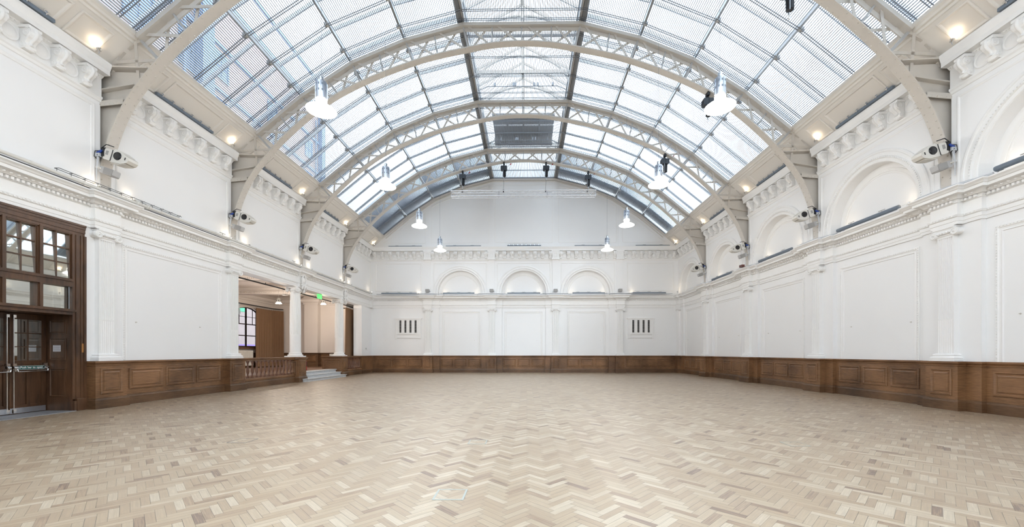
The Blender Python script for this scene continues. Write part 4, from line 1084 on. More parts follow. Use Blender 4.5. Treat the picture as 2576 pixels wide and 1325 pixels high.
# ================================================================== BALUSTRADES, PEDESTALS, STEPS
def pedestal(x0, x1, y0, y1, label, panel_front=True):
    e = empty('pedestal', ((x0+x1)/2, (y0+y1)/2, 0), label, 'pedestal'); p = [(x1, y0), (x1, y1), (x0, y1), (x0, y0)]
    q = [(x1-.07, y0+.07), (x0+.07, y0+.07), (x0+.07, y1-.07), (x1-.07, y1-.07)]
    # counter-clockwise seen from above keeps the outside on the right hand
    q = [(x0+.07, y0+.07), (x1-.07, y0+.07), (x1-.07, y1-.07), (x0+.07, y1-.07)]
    M().sweep(q, [(-.2, 0), (.07, 0), (.07, .195), (.055, .215), (.03, .25), (-.2, .25)], closed=True).build('skirting', OAKD, e)
    m = M(); m.sweep(q, [(.0, .24), (.03, .25), (.03, .99), (.05, 1.0)], closed=True); m.box(x0+.05, x1-.05, y0+.05, y1-.05, .24, 1.0); m.build('body', OAK, e)
    m = M(); m.sweep(q, [(-.1, .99), (.045, .995), (.05, 1.025), (.075, 1.05), (.09, 1.06), (.09, 1.10), (-.1, 1.10)], closed=True); m.box(x0+.06, x1-.06, y0+.06, y1-.06, 1.0, 1.10); m.build('cap', OAK, e)
    wood_panel(e, (x1-.04, 0, 0), Y_, X_, y0+.12, y1-.12, .33, .93); wood_panel(e, (0, y0+.04, 0), X_, mY, x0+.12, x1-.12, .33, .93)
    return e
pedestal(-10.40, -9.70, 17.36, 18.04, 'dark oak pedestal left of the marble steps, under a round column')
pedestal(-10.85, -9.70, 21.48, 22.26, 'deep dark oak pedestal right of the marble steps, under a round column')
BALU = wood('turned_reddish_oak', (.075, .030, .016), (.22, .10, .055), rough=.3)
def balustrade(y0, y1, n, label):
    e = empty('balustrade', (XL, (y0+y1)/2, 0), label, 'balustrade'); path = [(XL-.02, y0), (XL-.02, y1)]
    M().sweep(path, PLINTH[:6]+[(.03, .26), (-.18, .26), (-.18, 0)]).build('skirting', OAKD, e)
    M().sweep(path, [(-.19, .26), (.03, .26), (.045, .28), (.045, .31), (.02, .33), (.01, .36), (-.17, .36), (-.19, .33)]).build('base_rail', OAK, e)
    M().sweep(path, [(-.17, .985), (.01, .985), (.03, 1.0), (.03, 1.025), (.06, 1.05), (.06, 1.10), (-.22, 1.10), (-.22, 1.05), (-.19, 1.0)]).build('handrail', OAK, e)
    b = M(); b.box(-.045, .045, -.045, .045, 0, .05); b.box(-.042, .042, -.042, .042, .575, .625)
    b.lathe([(.038, .05), (.042, .06), (.036, .075), (.024, .09), (.024, .11), (.030, .125), (.026, .14), (.040, .17), (.052, .22), (.054, .26), (.046, .32), (.032, .40), (.024, .46), (.022, .50), (.030, .515), (.026, .53), (.036, .55), (.040, .575)], n=18)
    bo = None
    for k in range(n):
        y = y0+(k+.5)*(y1-y0)/n
        if bo is None: bo = b.build('baluster', BALU, e, local=True); o = bo
        else: o = bo.copy(); COL.objects.link(o); o.parent = e
        o.location = (-.10, y-(y0+y1)/2, .36)
balustrade(13.98, 17.38, 14, 'dark oak balustrade left of the marble steps')
balustrade(22.24, 24.56, 12, 'dark oak balustrade between the right pedestal and the end wall corner')
e = empty('marble_steps', (-9.85, 19.7, 0), 'veined grey marble steps up to the side room', 'steps')
for k, (xf, ya, yb) in enumerate(((-9.48, 17.62, 21.50), (-9.76, 18.05, 21.475), (-10.02, 18.05, 21.475))):
    m = M(); z = .14*(k+1)
    if k == 0: m.box(-9.69, xf-.025, ya+.02, yb-.01, 0, z-.04); m.box(-9.69, xf, ya, yb, z-.04, z); m.box(-10.45, -9.69, 18.05, 21.475, 0, z); m.tube([(xf, ya, z-.02), (xf, yb, z-.02)], .02, 10); m.build('step', MARB, e); continue
    m.box(-10.45, xf-.025, ya+.02, yb-.01, z-.14, z-.04); m.box(-10.45, xf, ya, yb, z-.04, z); m.tube([(xf, ya, z-.02), (xf, yb, z-.02)], .02, 10); m.build('step', MARB, e)

# ================================================================== PENDANT LAMPS, HOISTS, LIGHTING BAR
def make_pendant():
    e = empty('pendant_lamp', (0, 0, 6.8))
    m = M(); m.tube([(0, 0, 7.42), (0, 0, 11.6)], .004, 5); m.build('suspension_wire', RAIL, e)
    m = M(); m.lathe([(.0, 7.56), (.05, 7.56), (.05, 7.42)], n=20); m.build('cap', CHROME, e)
    m = M(); m.lathe([(.05, 7.44), (.115, 7.435), (.118, 7.42), (.118, 7.08), (.11, 7.05)], n=28)
    for k in range(4): a = k*pi/2+.2; m.bar((.125*cos(a), .125*sin(a), 7.05), (.125*cos(a), .125*sin(a), 7.40), .02, .02, up=(cos(a), sin(a), 0))
    m.build('housing', ALU, e)
    m = M()
    for k in range(10):
        a = k*2*pi/10+.3
        for z in (7.355, 7.22):
            c = (.1185*cos(a), .1185*sin(a), z); m.bar((c[0], c[1], z-.022), (c[0], c[1], z+.022), .034, .006, up=(cos(a), sin(a), 0))
    m.build('vent_hole', TROUGH, e)
    m = M(); m.lathe([(.10, 7.08), (.115, 7.04), (.118, 6.99), (.09, 6.94), (.06, 6.92)], n=28); m.build('glass_bulb', LAMPB, e)
    m = M(); m.lathe([(.05, 6.95), (.10, 6.925), (.19, 6.88), (.27, 6.84), (.325, 6.80), (.322, 6.79), (.27, 6.825), (.18, 6.86), (.05, 6.90)], n=40); m.build('flared_shade', LAMPW, e)
    light('lamp_light', 'POINT', (0, 0, -.1), e, LAMP, (1, .975, .94), .10)
    return e
p0 = make_pendant(); PY = [9.10, 13.30, 17.50, 21.70]; first = True
for y in (4.9, .7, -3.4):  # lamp rows out of view, added to brighten the hall
    for x in (-4.5, 4.5): o = copy_tree(p0, (x, y, 6.8), 'added unseen high-bay pendant lamp above the picture, %s side, %s' % ('left' if x < 0 else 'right', {4.9: 'over the nearest floor', .7: 'over the camera', -3.4: 'behind the camera'}[y])); o['category'] = 'lamp'; o['group'] = 'unseen pendant lamps added for light'
for i, y in enumerate(PY):
    for x, sd in ((-4.5, 'left'), (4.5, 'right')):
        lb = 'silver high-bay pendant lamp with glowing shade, %s of the four on the %s side' % (ORD[i], sd)
        if first: p0.location = (x, y, 6.8); o = p0; first = False
        else: o = copy_tree(p0, (x, y, 6.8))
        o['label'] = lb; o['category'] = 'lamp'; o['group'] = 'pendant lamps under the glass roof'
def make_hoist(drop, label, x, y, ztop, wire=0.):
    e = empty('chain_hoist', (x, y, ztop), label, 'hoist', 'electric chain hoists on the trusses')
    def B(n_, m, mat): m.build(n_, mat, e)
    m = M(); m.box(x-.04, x+.04, y-.10, y+.10, ztop-.02, ztop+.10); m.box(x-.03, x+.03, y-.03, y+.03, ztop-.17, ztop); B('clamp', m, BLACK)
    m = M(); m.prism([(-.17, -.16), (-.145, -.13), (.145, -.13), (.17, -.16), (.17, -.32), (.13, -.36), (-.13, -.36), (-.17, -.32)], (x, y-.11, ztop), X_, Z_, Y_, .22); B('motor_housing', m, HOIST)
    m = M(); m.box(x-.012, x+.012, y-.118, y+.118, ztop-.36, ztop-.13); B('cover_strap', m, BLACK)
    m = M(); m.lathe([(.04, -.72), (.085, -.68), (.09, -.40), (.06, -.34)], (x+.02, y, ztop), n=14, smooth=False); B('chain_bag', m, BLACK)
    m = M(); m.tube([(x-.045, y-.10, ztop-.36), (x-.045, y-.10, ztop-.74)], .011, 6); B('load_chain', m, CHROME)
    zh = ztop-.80; m = M(); m.lathe([(.02, 0), (.03, .05), (.012, .08)], (x, y, zh), n=8); m.tube([(x+.0, y, zh), (x+.03, y, zh-.03), (x+.03, y, zh-.07), (x, y, zh-.09), (x-.025, y, zh-.07)], .011, 6); B('hook', m, CHROME)
    if wire:
        m = M(); m.tube([(x, y, zh-.05), (x-.03, y, wire)], .006, 5); m.cbox((x-.03, y, wire), (.06, .06, .12)); B('hanging_chain', m, BLACK)
    m = M(); m.tube([(x+.1, y, ztop-.2), (x+.25, y, ztop-.12), (x+.36, y, ztop+.0)], .005, 5); B('power_cable', m, INK)
    m = M(); m.tube([(x+.33, y, ztop-.05), (x+.40, y, ztop+.03)], .028, 8); B('plug', m, RED)
TY = TR[3]
for x, zt, nm in ((-3.32, 11.11, 'leftmost of the four holding the lighting bar'), (-1.06, 11.56, 'second from left of the four holding the lighting bar'), (1.24, 11.55, 'third from left of the four holding the lighting bar'), (3.53, 11.03, 'rightmost of the four holding the lighting bar')):
    make_hoist(0, 'dark blue electric chain hoist, '+nm, x, TY, zt+.04, wire=10.12)
make_hoist(0, 'dark blue electric chain hoist alone on the third truss, above a right-hand pendant lamp', 6.26, TR[2], 9.93)
make_hoist(0, 'dark blue electric chain hoist on the second truss, beside the nearest right-hand pendant lamp', 6.26, TR[1], 9.93)
make_hoist(0, 'dark blue electric chain hoist at the top picture edge on the nearest truss', 6.26, TR[0], 9.93)
e = empty('lighting_bar', (0, TY, 9.95), 'silver box lattice lighting bar hanging level in front of the gable', 'lighting truss'); hw = .145
def lattice(x0, x1):
    m = M()
    for dy in (-hw, hw):
        for dz in (-hw, hw): m.tube([(x0, TY+dy, 9.95+dz), (x1, TY+dy, 9.95+dz)], .024, 8)
    g = m.build('chord_tubes', ALUW, e); n = 8; m = M(); d = (x1-x0)/n
    for k in range(n):
        a, b = x0+k*d, x0+(k+.5)*d; c = x0+(k+1)*d
        for s_ in (-hw, hw):
            m.tube([(a, TY+s_, 9.95-hw), (b, TY+s_, 9.95+hw), (c, TY+s_, 9.95-hw)], .011, 5); m.tube([(a, TY-hw, 9.95+s_), (b, TY+hw, 9.95+s_), (c, TY-hw, 9.95+s_)], .011, 5)
    for x in (x0+.02, x1-.02):
        for s_ in (-hw, hw): m.tube([(x, TY-hw, 9.95+s_), (x, TY+hw, 9.95+s_)], .014, 5); m.tube([(x, TY+s_, 9.95-hw), (x, TY+s_, 9.95+hw)], .014, 5)
    m.build('lacing', ALUW, e)
for a, b in ((-3.95, -1.34), (-1.33, 1.30), (1.31, 3.95)): lattice(a, b)

# ---- moving head projectors and small speakers on the truss legs
def make_projector():     # local: leg face at x=0, room at +x, camera side at -y
    e = empty('moving_light', (0, 0, 0))
    def slab(m, x0, x1, y0, y1, z0, z1, c=.05):
        m.prism([(x0+c, z0), (x1-c, z0), (x1, z0+c), (x1, z1-c), (x1-c, z1), (x0+c, z1), (x0, z1-c), (x0, z0+c)], (0, y0, 0), X_, Z_, Y_, y1-y0)
    tl = -.30
    R = lambda x, z: (x*cos(tl)-z*sin(tl), x*sin(tl)+z*cos(tl))
    def rot(m, z0=0): m.v = [(R(x, z)[0], y, R(x, z)[1]+z0) for x, y, z in m.v]; return m
    m = M(); slab(m, .05, .26, -.15, .15, -.15, .15, .03); rot(m); m.build('base_housing', FIXT, e, local=True)
    m = M(); m.prism([(.27, -.165), (.55, -.15), (.70, -.08), (.74, .0), (.72, .07), (.52, .15), (.27, .17)], (0, -.14, 0), X_, Z_, Y_, .28)
    m.prism([(.27, -.19), (.45, -.19), (.66, -.13), (.68, -.11), (.5, -.15), (.27, -.16)], (0, -.11, 0), X_, Z_, Y_, .22); m.prism([(.27, .17), (.5, .155), (.66, .10), (.62, .13), (.45, .19), (.27, .20)], (0, -.11, 0), X_, Z_, Y_, .22)
    rot(m); m.build('head', FIXT, e, local=True)
    m = M(); m.lathe([(.0, .018), (.07, .014), (.09, .006), (.095, 0)], (.42, -.14, .03), mY, n=24); rot(m); m.build('lens', LENS, e, local=True)
    m = M(); m.lathe([(.098, .0), (.105, .012), (.112, .0)], (.42, -.14, .03), mY, n=24); rot(m); m.build('lens_ring', BLACK, e, local=True)
    m = M(); m.box(.262, .27, -.155, .155, -.15, .15); rot(m); m.build('seam', BLACK, e, local=True)
    m = M(); m.box(.63, .655, -.145, -.135, -.02, .05); rot(m); m.build('display_slot', BLACK, e, local=True)
    m = M(); m.box(.10, .17, -.155, -.148, -.02, .09); rot(m); m.build('vent', GRILLE, e, local=True)
    m = M(); m.box(-.02, .06, -.16, -.05, -.10, .10); m.box(-.05, .08, -.14, .1, .08, .14); m.tube([(-.0, -.15, .13), (.15, -.18, .20), (.28, -.1, .17)], .012, 6); m.tube([(-.02, -.16, .05), (-.14, -.2, .02), (-.16, -.2, -.12), (-.10, -.17, -.2)], .010, 6); m.tube([(-.02, -.16, .02), (-.08, -.2, -.08), (-.02, -.17, -.16)], .010, 6)
    m.build('clamp_and_cables', BLACK, e, local=True)
    m = M(); m.lathe([(.035, 0), (.035, .09)], (-.10, -.17, -.02), Nm((1, 0, .5)), n=12); m.lathe([(.025, 0), (.025, .07)], (-.03, -.18, .0), Nm((1, 0, .8)), n=12); m.build('blue_connector', BLUE, e, local=True)
    m = M(); m.box(-.16, -.02, -.2, -.14, -.12, -.03); m.tube([(-.09, -.18, -.12), (-.11, -.18, -.35), (-.14, -.16, -.75)], .014, 6); m.tube([(-.05, -.18, -.12), (-.10, -.18, -.38)], .012, 6); m.build('safety_bracket', PIPE, e, local=True)
    return e
def make_speaker():
    e = empty('speaker', (0, 0, 0)); tl = -.32
    R = lambda x, z: (x*cos(tl)-z*sin(tl), x*sin(tl)+z*cos(tl))
    def rot(m): m.v = [(R(x, z)[0], y, R(x, z)[1]) for x, y, z in m.v]; return m
    m = M(); m.prism([(0, -.06), (.04, -.085), (.36, -.085), (.38, -.06), (.38, .06), (.36, .085), (.04, .085), (0, .06)], (0, -.10, 0), X_, Z_, Y_, .2); rot(m).build('case', SPKM, e, local=True)
    m = M(); m.prism([(.13, -.08), (.36, -.08), (.375, -.055), (.375, .055), (.36, .08), (.13, .08)], (0, -.112, 0), X_, Z_, Y_, .014); m.prism([(.13, -.095), (.36, -.095), (.36, -.084), (.13, -.084)], (0, -.10, 0), X_, Z_, Y_, .2); rot(m).build('grille', GRILLE, e, local=True)
    m = M(); m.tube([(-.08, -.11, .03), (.06, -.12, .0)], .02, 8); m.build('bracket', FIXT, e, local=True)
    return e
pj0, sk0 = make_projector(), make_speaker(); ff = True
for i, t in enumerate(TR):
    for s_, sd in ((-1, 'left'), (1, 'right')):
        loc = (s_*9.67, t-.12, 5.93); loc2 = (s_*9.74, t-.16, 5.56)
        if ff: pj0.location = loc; sk0.location = loc2; a, b = pj0, sk0; ff = False
        else: a = copy_tree(pj0, loc); b = copy_tree(sk0, loc2)
        a['label'] = 'off-white moving stage light on the %s truss leg of the %s side' % (ORD[i], sd); a['category'] = 'stage light'; a['group'] = 'moving lights on the truss legs'; a.scale = (.86*(-1 if s_ > 0 else 1), .86, .86); b.scale = (.88*(-1 if s_ > 0 else 1), .88, .88)
        b['label'] = 'small grey speaker under the stage light, %s truss leg, %s side' % (ORD[i], sd); b['category'] = 'speaker'; b['group'] = 'small speakers on the truss legs'
for x, nm in ((-6.16, 'leftmost'), (-2.06, 'second from left'), (2.03, 'second from right'), (6.13, 'rightmost')):
    e = empty('speaker', (x, YU-.12, 5.25), 'small grey box speaker on the end wall ledge, %s of four' % nm, 'speaker', 'small speakers on the end wall ledge')
    m = M(); m.prism([(-.12, -.07), (-.10, -.09), (.10, -.09), (.12, -.07), (.12, .07), (.10, .09), (-.10, .09), (-.12, .07)], (x, YU-.26, 5.25), X_, Z_, Y_, .16); m.build('case', GRILLE, e)
    M().tube([(x+.12, YU-.2, 5.25), (x+.16, YU-.1, 5.22), (x+.1, YU-.02, 5.2)], .012, 6).build('bracket', SPKM, e)

# ---- small warm uplights
def uplight(loc, aim, label, grp, en=30, sz=.045, cone=1.9, stem=True):
    e = empty('uplight', loc, label, 'spotlight', grp); ax = Nm(aim)
    m = M(); m.lathe([(.0, -.06), (sz*.6, -.06), (sz, .0), (sz*1.05, .005), (sz*.9, -.0), (sz*.5, -.045)], loc, ax, n=14); m.build('reflector', CHROME, e)
    m = M(); m.lathe([(0, -.03), (sz*.45, -.02), (sz*.55, .0), (0, .015)], loc, ax, n=10); m.build('bulb', WARMB, e)
    if stem: m = M(); m.tube([V(loc, Ml(ax, -.05)), V(loc, (0, 0, -.12))], .008, 5); m.build('stem', ALU, e)
    light('spot_light', 'SPOT', Ml(ax, .03), e, en*SPOT, (1, .82, .62), .03, spot=cone, target=ax, blend=.9)
for s_, sd in ((-1, 'left'), (1, 'right')):
    for i in range(2, len(T)):
        t = T[i+1] if i+1 < len(T) else YG+.05
        nm = ORD[i-2] if i-2 < 4 else 'last'
        uplight((s_*9.50, t-.48, 8.17), (s_*.12, -.35, .8), 'glowing warm uplight on the upper %s cornice, %s' % (sd, ['at the nearest truss', 'just before the second truss', 'just before the third truss', 'just before the farthest truss', 'in the far corner by the end wall'][i-2]), 'warm uplights along the upper cornice', en=12)
for i in range(3, len(T)):
    t = T[i]
    uplight((-9.70, t-.30, 5.12), (-.25, -.45, .9), 'warm uplight on the left ledge just before the %s truss leg' % ORD[i-3], 'warm uplights on the left ledge', en=11)
    uplight((-9.70, t+.55, 5.12), (-.25, -.1, .9), 'warm uplight on the left ledge just past the %s truss leg' % ORD[i-3], 'warm uplights on the left ledge', en=9)
for i in range(2, 6):
    c = (T[i]+T[i+1])/2
    for d, q in ((-1.12, 'near'), (1.12, 'far')):
        uplight((9.93, c+d, 5.10), (.1, -d*.55, .8), 'warm uplight at the %s foot of the blind arch %s' % (q, ['at the right picture edge', 'past the nearest right truss leg', 'past the second right truss leg', 'past the third right truss leg'][i-2]), 'warm uplights in the right-hand blind arches', en=9)
uplight((9.93, T[-1]+.85, 5.10), (.1, .55, .8), 'warm uplight in the corner blind arch past the farthest right truss leg', 'warm uplights in the right-hand blind arches', en=7)
uplight((9.60, 25.3, 5.12), (.3, .4, .8), 'warm uplight on the ledge in the far right corner', 'corner uplights', en=5)
uplight((-9.62, 25.4, 5.12), (-.2, -.3, .8), 'warm uplight on the ledge in the far left corner', 'corner uplights', en=6)
for c, nm in ((-4.09, 'left'), (0, 'middle'), (4.09, 'right')):
    for d in (-1.08, 1.08): uplight((c+d, YU+.12, 5.09), (-d*.3, .12, .8), 'warm uplight at the %s foot of the %s arch on the end wall' % ('left' if d < 0 else 'right', nm), 'warm uplights in the end wall arches', en=6, sz=.03)
for x, nm in ((-6.75, 'left'), (6.85, 'right')): uplight((x, YU-.15, 5.10), (-.2 if x < 0 else .2, .25, .8), 'warm uplight at the inner end of the %s end wall panel' % nm, 'end wall panel uplights', en=6, sz=.03)

# ---- linear fixtures, pipes, cable trays
def trough(p, q, label, grp, r=.05, brackets=3):
    e = empty('linear_fixture', tuple((a+b)/2 for a, b in zip(p, q)), label, 'light fixture', grp)
    M().tube([p, q], r, 10, smooth=False).build('body', TROUGH, e)
    m = M(); d = Sb(q, p); sgn = 0
    for k in range(brackets):
        c = V(p, Ml(d, (k+.5)/brackets)); h = V(c, (0, 0, r*1.6)); dd = Nm(d)
        m.tube([V(c, (0, 0, -r)), h], .010, 5); m.tube([V(h, Ml(dd, -.10)), V(h, Ml(dd, .10))], .011, 5)
    m.build('bracket', STEELG, e)
for a, b, nm in ((-9.1, -6.85, 'left end panel'), (-5.15, -3.15, 'left arch'), (-1.05, 1.05, 'middle arch'), (3.1, 5.15, 'right arch'), (6.9, 9.0, 'right end panel')):
    trough((a, YU-.20, 5.07), (b, YU-.20, 5.07), 'blue-grey linear fixture on the end wall ledge below the '+nm, 'linear fixtures on the end wall ledge')
for a, b, nm in ((-8.7, -6.55, 'leftmost'), (-5.0, -2.75, 'second from left'), (3.25, 5.45, 'second from right'), (7.15, 9.3, 'rightmost')):
    trough((a, YU-.05, 8.11), (b, YU-.05, 8.11), 'blue-grey linear fixture on the upper end wall cornice, %s of four' % nm, 'linear fixtures on the upper end wall cornice', r=.04, brackets=2)
def spot_rail(p, q, n, label, grp, side):
    e = empty('spotlight_rail', tuple((a+b)/2 for a, b in zip(p, q)), label, 'light rail', grp); d = Sb(q, p)
    M().bar(p, q, .07, .07).build('rail', TROUGH, e)
    rp = None
    for k in range(n):
        c = V(p, V(Ml(d, (k+.5)/n), (side[0]*.04, side[1]*.04, .06))); ax = Nm((side[0], side[1], .5))
        m = M(); m.lathe([(.015, -.03), (.05, 0), (.055, .01), (.045, .01), (.02, -.015)], c, ax, n=14); m.tube([V(c, (0, 0, -.06)), V(c, (0, 0, -.01))], .012, 6); m.build('spotlight', CHROME, e)
spot_rail((-1.05, YU-.1, 8.12), (1.10, YU-.1, 8.12), 8, 'small rail of spotlights in the middle of the upper end wall cornice', None, (0, -1))
for i in range(2, 6):
    for s_, sd in ((-1, 'left'), (1, 'right')):
        c = (T[i]+T[i+1])/2-.1
        spot_rail((s_*9.56, c-1.0, 8.10), (s_*9.56, c+.9, 8.10), 6, 'rail of small chrome spotlights on the upper %s cornice, %s' % (sd, ['nearest bay at the picture edge', 'bay after the nearest truss', 'bay after the second truss', 'bay after the third truss'][i-2]), 'spotlight rails on the upper side cornices', (-s_, 0))
for i in range(2, 6):
    c = (T[i]+T[i+1])/2
    trough((9.785, c-1.0, 5.06), (9.785, c+1.05, 5.06), 'blue-grey linear fixture below the blind arch, '+['at the right picture edge', 'past the nearest right truss leg', 'past the second right truss leg', 'past the third right truss leg'][i-2], 'linear fixtures under the right-hand blind arches', r=.055, brackets=2)
for k, t in enumerate([y for y in T if y > 4]):
    e = empty('conduit', (9.6, t, 5.0), 'pale conduit stepping round the cornice at the %s right truss leg' % (['out-of-frame nearer']+ORD)[k], 'pipe', 'conduits round the right-hand cornice breaks')
    M().tube([(9.79, t-1.0, 5.0), (9.78, t-.9, 4.99), (9.66, t-.62, 4.985), (9.56, t-.30, 4.985), (9.56, t+.30, 4.985), (9.66, t+.62, 4.985), (9.78, t+.9, 4.99), (9.79, t+1.0, 5.0)], .026, 8).build('pipe', PIPE, e)
    M().cbox((9.66, t-.25, 4.985), (.10, .30, .05)).build('junction_box', TROUGH, e)
e = empty('conduit', (-9.65, 14, 5.05), 'thick white pipe with flanged joints along the left cornice ledge', 'pipe')
M().tube([(-9.66, YB+.2, 5.06), (-9.66, 25.5, 5.06)], .036, 12).build('pipe', FIXT, e)
m = M()
for y in [.5*k*1.9+5 for k in range(21)]: m.lathe([(.042, -.02), (.042, .02)], (-9.66, y, 5.06), Y_, n=12)
for y in (10.05, 10.32): m.lathe([(.04, -.06), (.062, -.055), (.062, -.01), (.048, -.005), (.048, .005), (.062, .01), (.062, .055), (.04, .06)], (-9.66, y, 5.06), Y_, n=14)
m.build('flange', FIXT, e)
e = empty('cable_tray', (-9.78, 14, 5.0), 'dark cable ladder lying behind the white pipe on the left ledge', 'cable tray')
m = M()
for x in (-9.86, -9.74): m.box(x-.01, x+.01, YB+.3, 25.4, 4.985, 5.03)
m.build('side_rail', DARKST, e)
m = M(); y = 6.9
while y < 25.3: m.box(-9.86, -9.74, y-.012, y+.012, 4.99, 5.01); y += .22
m.build('rung', DARKST, e)
m = M()
for k, (dx, dz, r) in enumerate(((-.03, .02, .014), (0, .03, .011), (.03, .02, .013))):
    m.tube([(-9.80+dx+.012*sin(y*2.3+k), y, 5.0+dz+.008*sin(y*3.1+k)) for y in [5+.5*j for j in range(41)]], r, 6)
m.build('cable_bundle', BLACK, e)
e = empty('wire_basket', (-9.72, 10.0, 5.1), 'thin dark wire frame above the white pipe near the first left truss leg', 'cable tray')
m = M()
for x in (-9.72, -9.62): m.tube([(x, 8.3, 5.16), (x, 11.3, 5.14)], .008, 5)
for k in range(12): y = 8.3+k*.27; m.tube([(-9.72, y, 5.16), (-9.62, y, 5.16)], .007, 5); m.tube([(-9.67, y, 5.16), (-9.67, y, 5.09)], .006, 5)
m.build('wire_frame', DARKST, e)
for y, nm in ((12.9, 'before the second left truss leg'), (16.9, 'before the third left truss leg'), (21.2, 'before the farthest left truss leg')):
    e = empty('pipe_bracket', (-9.66, y, 5.14), 'small grey clamp bracket standing on the left pipe '+nm, 'bracket')
    m = M(); m.tube([(-9.66, y-.12, 5.15), (-9.66, y+.12, 5.15)], .012, 6); m.tube([(-9.66, y, 5.09), (-9.66, y, 5.16)], .012, 6); m.build('clamp', STEELG, e)
e = empty('conduit', (0, YU-.28, 5.0), 'thin pale conduit running along the end wall ledge between the fixtures', 'pipe')
m = M(); m.tube([(-9.4, YU-.25, 5.02), (9.4, YU-.25, 5.02)], .022, 8)
for x in (-6.3, -2.1, 2.0, 6.2): m.tube([(x-.8, YU-.3, 5.03), (x-.5, YU-.36, 5.03), (x+.5, YU-.36, 5.03), (x+.8, YU-.3, 5.03)], .02, 6)
m.build('pipe', PIPE, e)
e = empty('loudspeaker_box', (9.42, 17.35, 5.1), 'small dark red box on the right cornice before the third truss leg', 'box')
m = M(); m.cbox((9.45, 17.5, 5.02), (.12, .22, .09)); m.build('case', plain('dull_red_metal', (.12, .035, .03), .5, var=.1), e); m = M(); m.tube([(9.45, 17.55, 5.06), (9.5, 17.8, 5.12), (9.6, 17.9, 5.0)], .008, 5); m.build('cable', BLACK, e)

# ---- vents of the end wall
def vent(xc, label):
    e = empty('wall_vent', (xc, YF, 2.9), label, 'vent', 'slotted vents on the end wall'); y = YF
    m = M(); m.box(xc-.90, xc+.90, y-.07, y, 3.48, 3.53); m.box(xc-.86, xc+.86, y-.05, y, 3.44, 3.48); m.box(xc-.82, xc+.82, y-.03, y, 2.50, 3.44); m.box(xc-.86, xc+.86, y-.06, y, 2.47, 2.52)
    m.box(xc-.80, xc+.80, y-.02, y, 2.24, 2.47); m.box(xc-.84, xc-.70, y-.05, y, 2.19, 2.47); m.box(xc+.70, xc+.84, y-.05, y, 2.19, 2.47); m.box(xc-.70, xc+.70, y-.04, y, 2.24, 2.28)
    for s_ in (-1, 1): m.box(xc+s_*.80-.03, xc+s_*.80+.03, y-.05, y, 2.52, 3.44)
    m.build('frame', PLASTER, e)
    for k in range(4):
        x = xc+(k-1.5)*.33; m = M(); m.frame((0, y-.03, 0), X_, Z_, mY, (x-.10, x+.10, 2.55, 3.42), [(0, 0), (0, .03), (.035, .03), (.035, .001)], fill=False); fr = m.build('slot_frame', PLASTER, e)
        M().box(x-.066, x+.066, y-.034, y-.03, 2.57, 3.40).build('dark_opening', BLACK, fr)
        m = M()
        for j in range(9): z = 2.585+j*.1; m.box(x-.066, x+.066, y-.042, y-.034, z-.006, z+.006)
        m.build('slat', STEEL, fr)
vent(-7.52, 'white framed wall vent with four black slots on the left of the end wall')
vent(7.55, 'white framed wall vent with four black slots on the right of the end wall')

# ---- floor hatches
HAT = plain('pale_metal_hatch_frame', (.38, .40, .365), .5, .0, var=.05)
def hatch(x0, y0, s, label, mat, wd=.018):
    e = empty('floor_hatch', (x0+s/2, y0+s/2, 0), label, 'floor hatch')
    m = M(); m.box(x0, x0+s, y0, y0+wd, 0, .003); m.box(x0, x0+s, y0+s-wd, y0+s, 0, .003); m.box(x0, x0+wd, y0+wd, y0+s-wd, 0, .003); m.box(x0+s-wd, x0+s, y0+wd, y0+s-wd, 0, .003); m.build('frame', mat, e)
    M().box(x0+wd, x0+s-wd, y0+wd, y0+s-wd, -.0, .0015).build('lid', FLOOR, e)
hatch(-.68, 3.54, .28, 'square floor hatch with pale metal frame, nearest the camera', HAT)
hatch(-.68, 5.71, .26, 'small pale floor hatch behind the nearest one', HAT, .014)
hatch(-4.16, 5.74, .28, 'square floor hatch with thin dark outline on the left side of the floor', DARKST, .008)
hatch(3.83, 5.64, .27, 'square floor hatch with thin pale outline on the right side of the floor', HAT, .010)

# ---- small hooks, sockets
def hook(x, y, z, ax, label, r=.016):
    e = empty('picture_hook', (x, y, z), label, 'hook', 'small white hooks on the wall panels')
    M().lathe([(r, 0), (r, .008), (r*.4, .01), (r*.4, .04)], (x, y, z), ax, n=10).build('stud', STEEL, e)
for y, nm in ((10.26, 'near'), (12.3, 'far')): hook(XL, y, 2.08, X_, 'small white hook on the blank left wall panel, %s side' % nm)
for i in range(2, 7):
    for d, nm in ((-1.05, 'near'), (.85, 'far')):
        c = (T[i]+T[i+1])/2 if i < 6 else T[6]+1.9
        hook(XR, c+d, 2.08, mX, 'small white hook on right wall panel, %s side, %s' % (nm, ['at the picture edge', 'before the second pilaster', 'before the third pilaster', 'before the fourth pilaster', 'beside the corner'][i-2]))
for x, nm in ((-9.0, 'below the left vent, left one'), (-6.95, 'below the left vent, right one'), (-4.9, 'left one in the left panel'), (-3.2, 'right one in the left panel'), (-.85, 'left one in the middle panel'), (.85, 'right one in the middle panel'), (3.25, 'left one in the right panel'), (4.95, 'right one in the right panel'), (7.1, 'below the right vent, left one'), (8.9, 'below the right vent, right one')): hook(x, YF, 2.08, mY, 'tiny white hook on the end wall, '+nm, .013)
e = empty('wall_detector', (XL, 25.35, 1.55), 'small round white fitting on the jamb near the far left corner', 'fitting')
m = M(); m.lathe([(.06, 0), (.055, .02), (.03, .03), (0, .03)], (XL, 25.2, 1.55), X_, n=16); m.build('cover', SPKM, e)
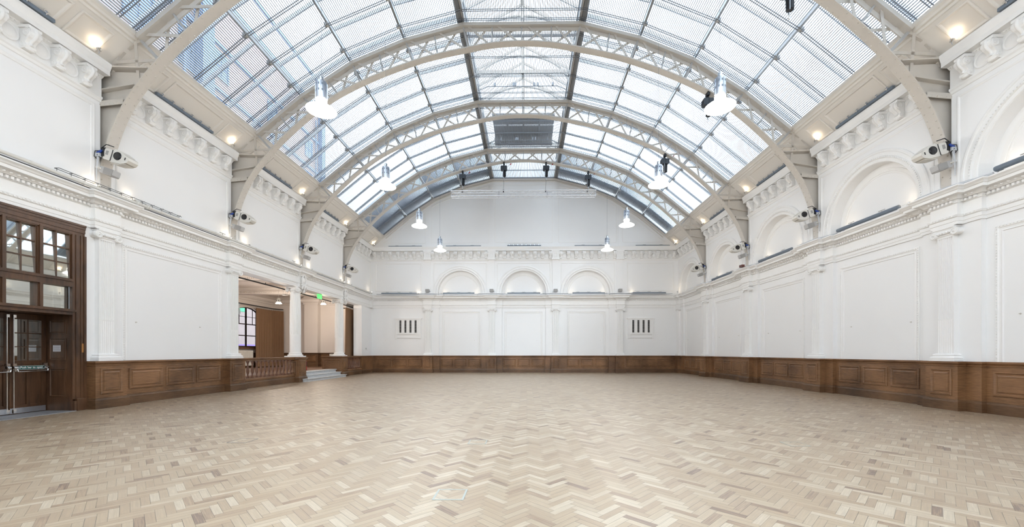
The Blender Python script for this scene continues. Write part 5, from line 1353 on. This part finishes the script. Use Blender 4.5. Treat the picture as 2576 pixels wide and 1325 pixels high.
e = empty('wall_bracket', (XL+.12, 13.93, 2.8), 'thin dark bracket on the side of the pilaster by the side room', 'bracket')
m = M(); m.tube([(-9.80, 13.85, 2.62), (-9.80, 13.85, 3.0)], .014, 6); m.cbox((-9.79, 13.85, 2.72), (.03, .04, .16)); m.build('rod', STEELG, e)
e = empty('socket', (9.73, 9.0, .92), 'small black socket on the near side of the nearest right pedestal', 'socket')
M().box(9.78, 9.90, T[3]-.335, T[3]-.325, .88, .93).build('plate', BLACK, e)
# ================================================================== BUILDINGS OUTSIDE THE GLASS ROOF (left)
def outside_block(y0, y1, x1, h, label, nwin):
    e = empty('building', (x1-3, (y0+y1)/2, 0), label, 'building')
    M().box(x1-6, x1, y0, y1, -.1, h).build('walls', BRICK, e)
    m = M(); m.box(x1, x1+.25, y0, y1, h-.8, h-.3)
    for k in range(int(h/3.6)): m.box(x1, x1+.18, y0, y1, 7.5+k*3.6, 7.8+k*3.6)
    m.build('string_course', BLGREY, e)
    W_ = (y1-y0)/nwin
    for k in range(nwin):
        for f_ in range(5):
            z = 8.6+f_*3.6
            if z+2 > h-.6: continue
            y = y0+(k+.5)*W_; m = M(); m.frame((x1, 0, 0), Y_, Z_, X_, (y-.75, y+.75, z, z+2.1), [(0, 0), (0, .08), (.12, .08), (.12, .02)]); m.box(x1, x1+.05, y-.03, y+.03, z, z+2.1); m.box(x1, x1+.05, y-.75, y+.75, z+1, z+1.08)
            m.build('window', BLGREY, e)
    m = M(); m.tube([(x1+.15, y0+1.5, 0), (x1+.15, y0+1.5, h)], .09, 8); m.tube([(x1+.2, y1-2, 0), (x1+.2, y1-2, h-2)], .07, 8); m.box(x1, x1+.5, y1-1.2, y1-.4, 0, h); m.build('drainpipe', BLGREY, e)
outside_block(-2, 13.5, -16.5, 25, 'pale brick building with blue-grey windows seen through the nearest left roof glass', 5)
outside_block(13.6, 22, -17.2, 24, 'lower brick building seen through the left roof glass beyond the second truss', 3)
outside_block(22.2, 48, -24.2, 30, 'distant pale building behind the far left roof glass', 4)
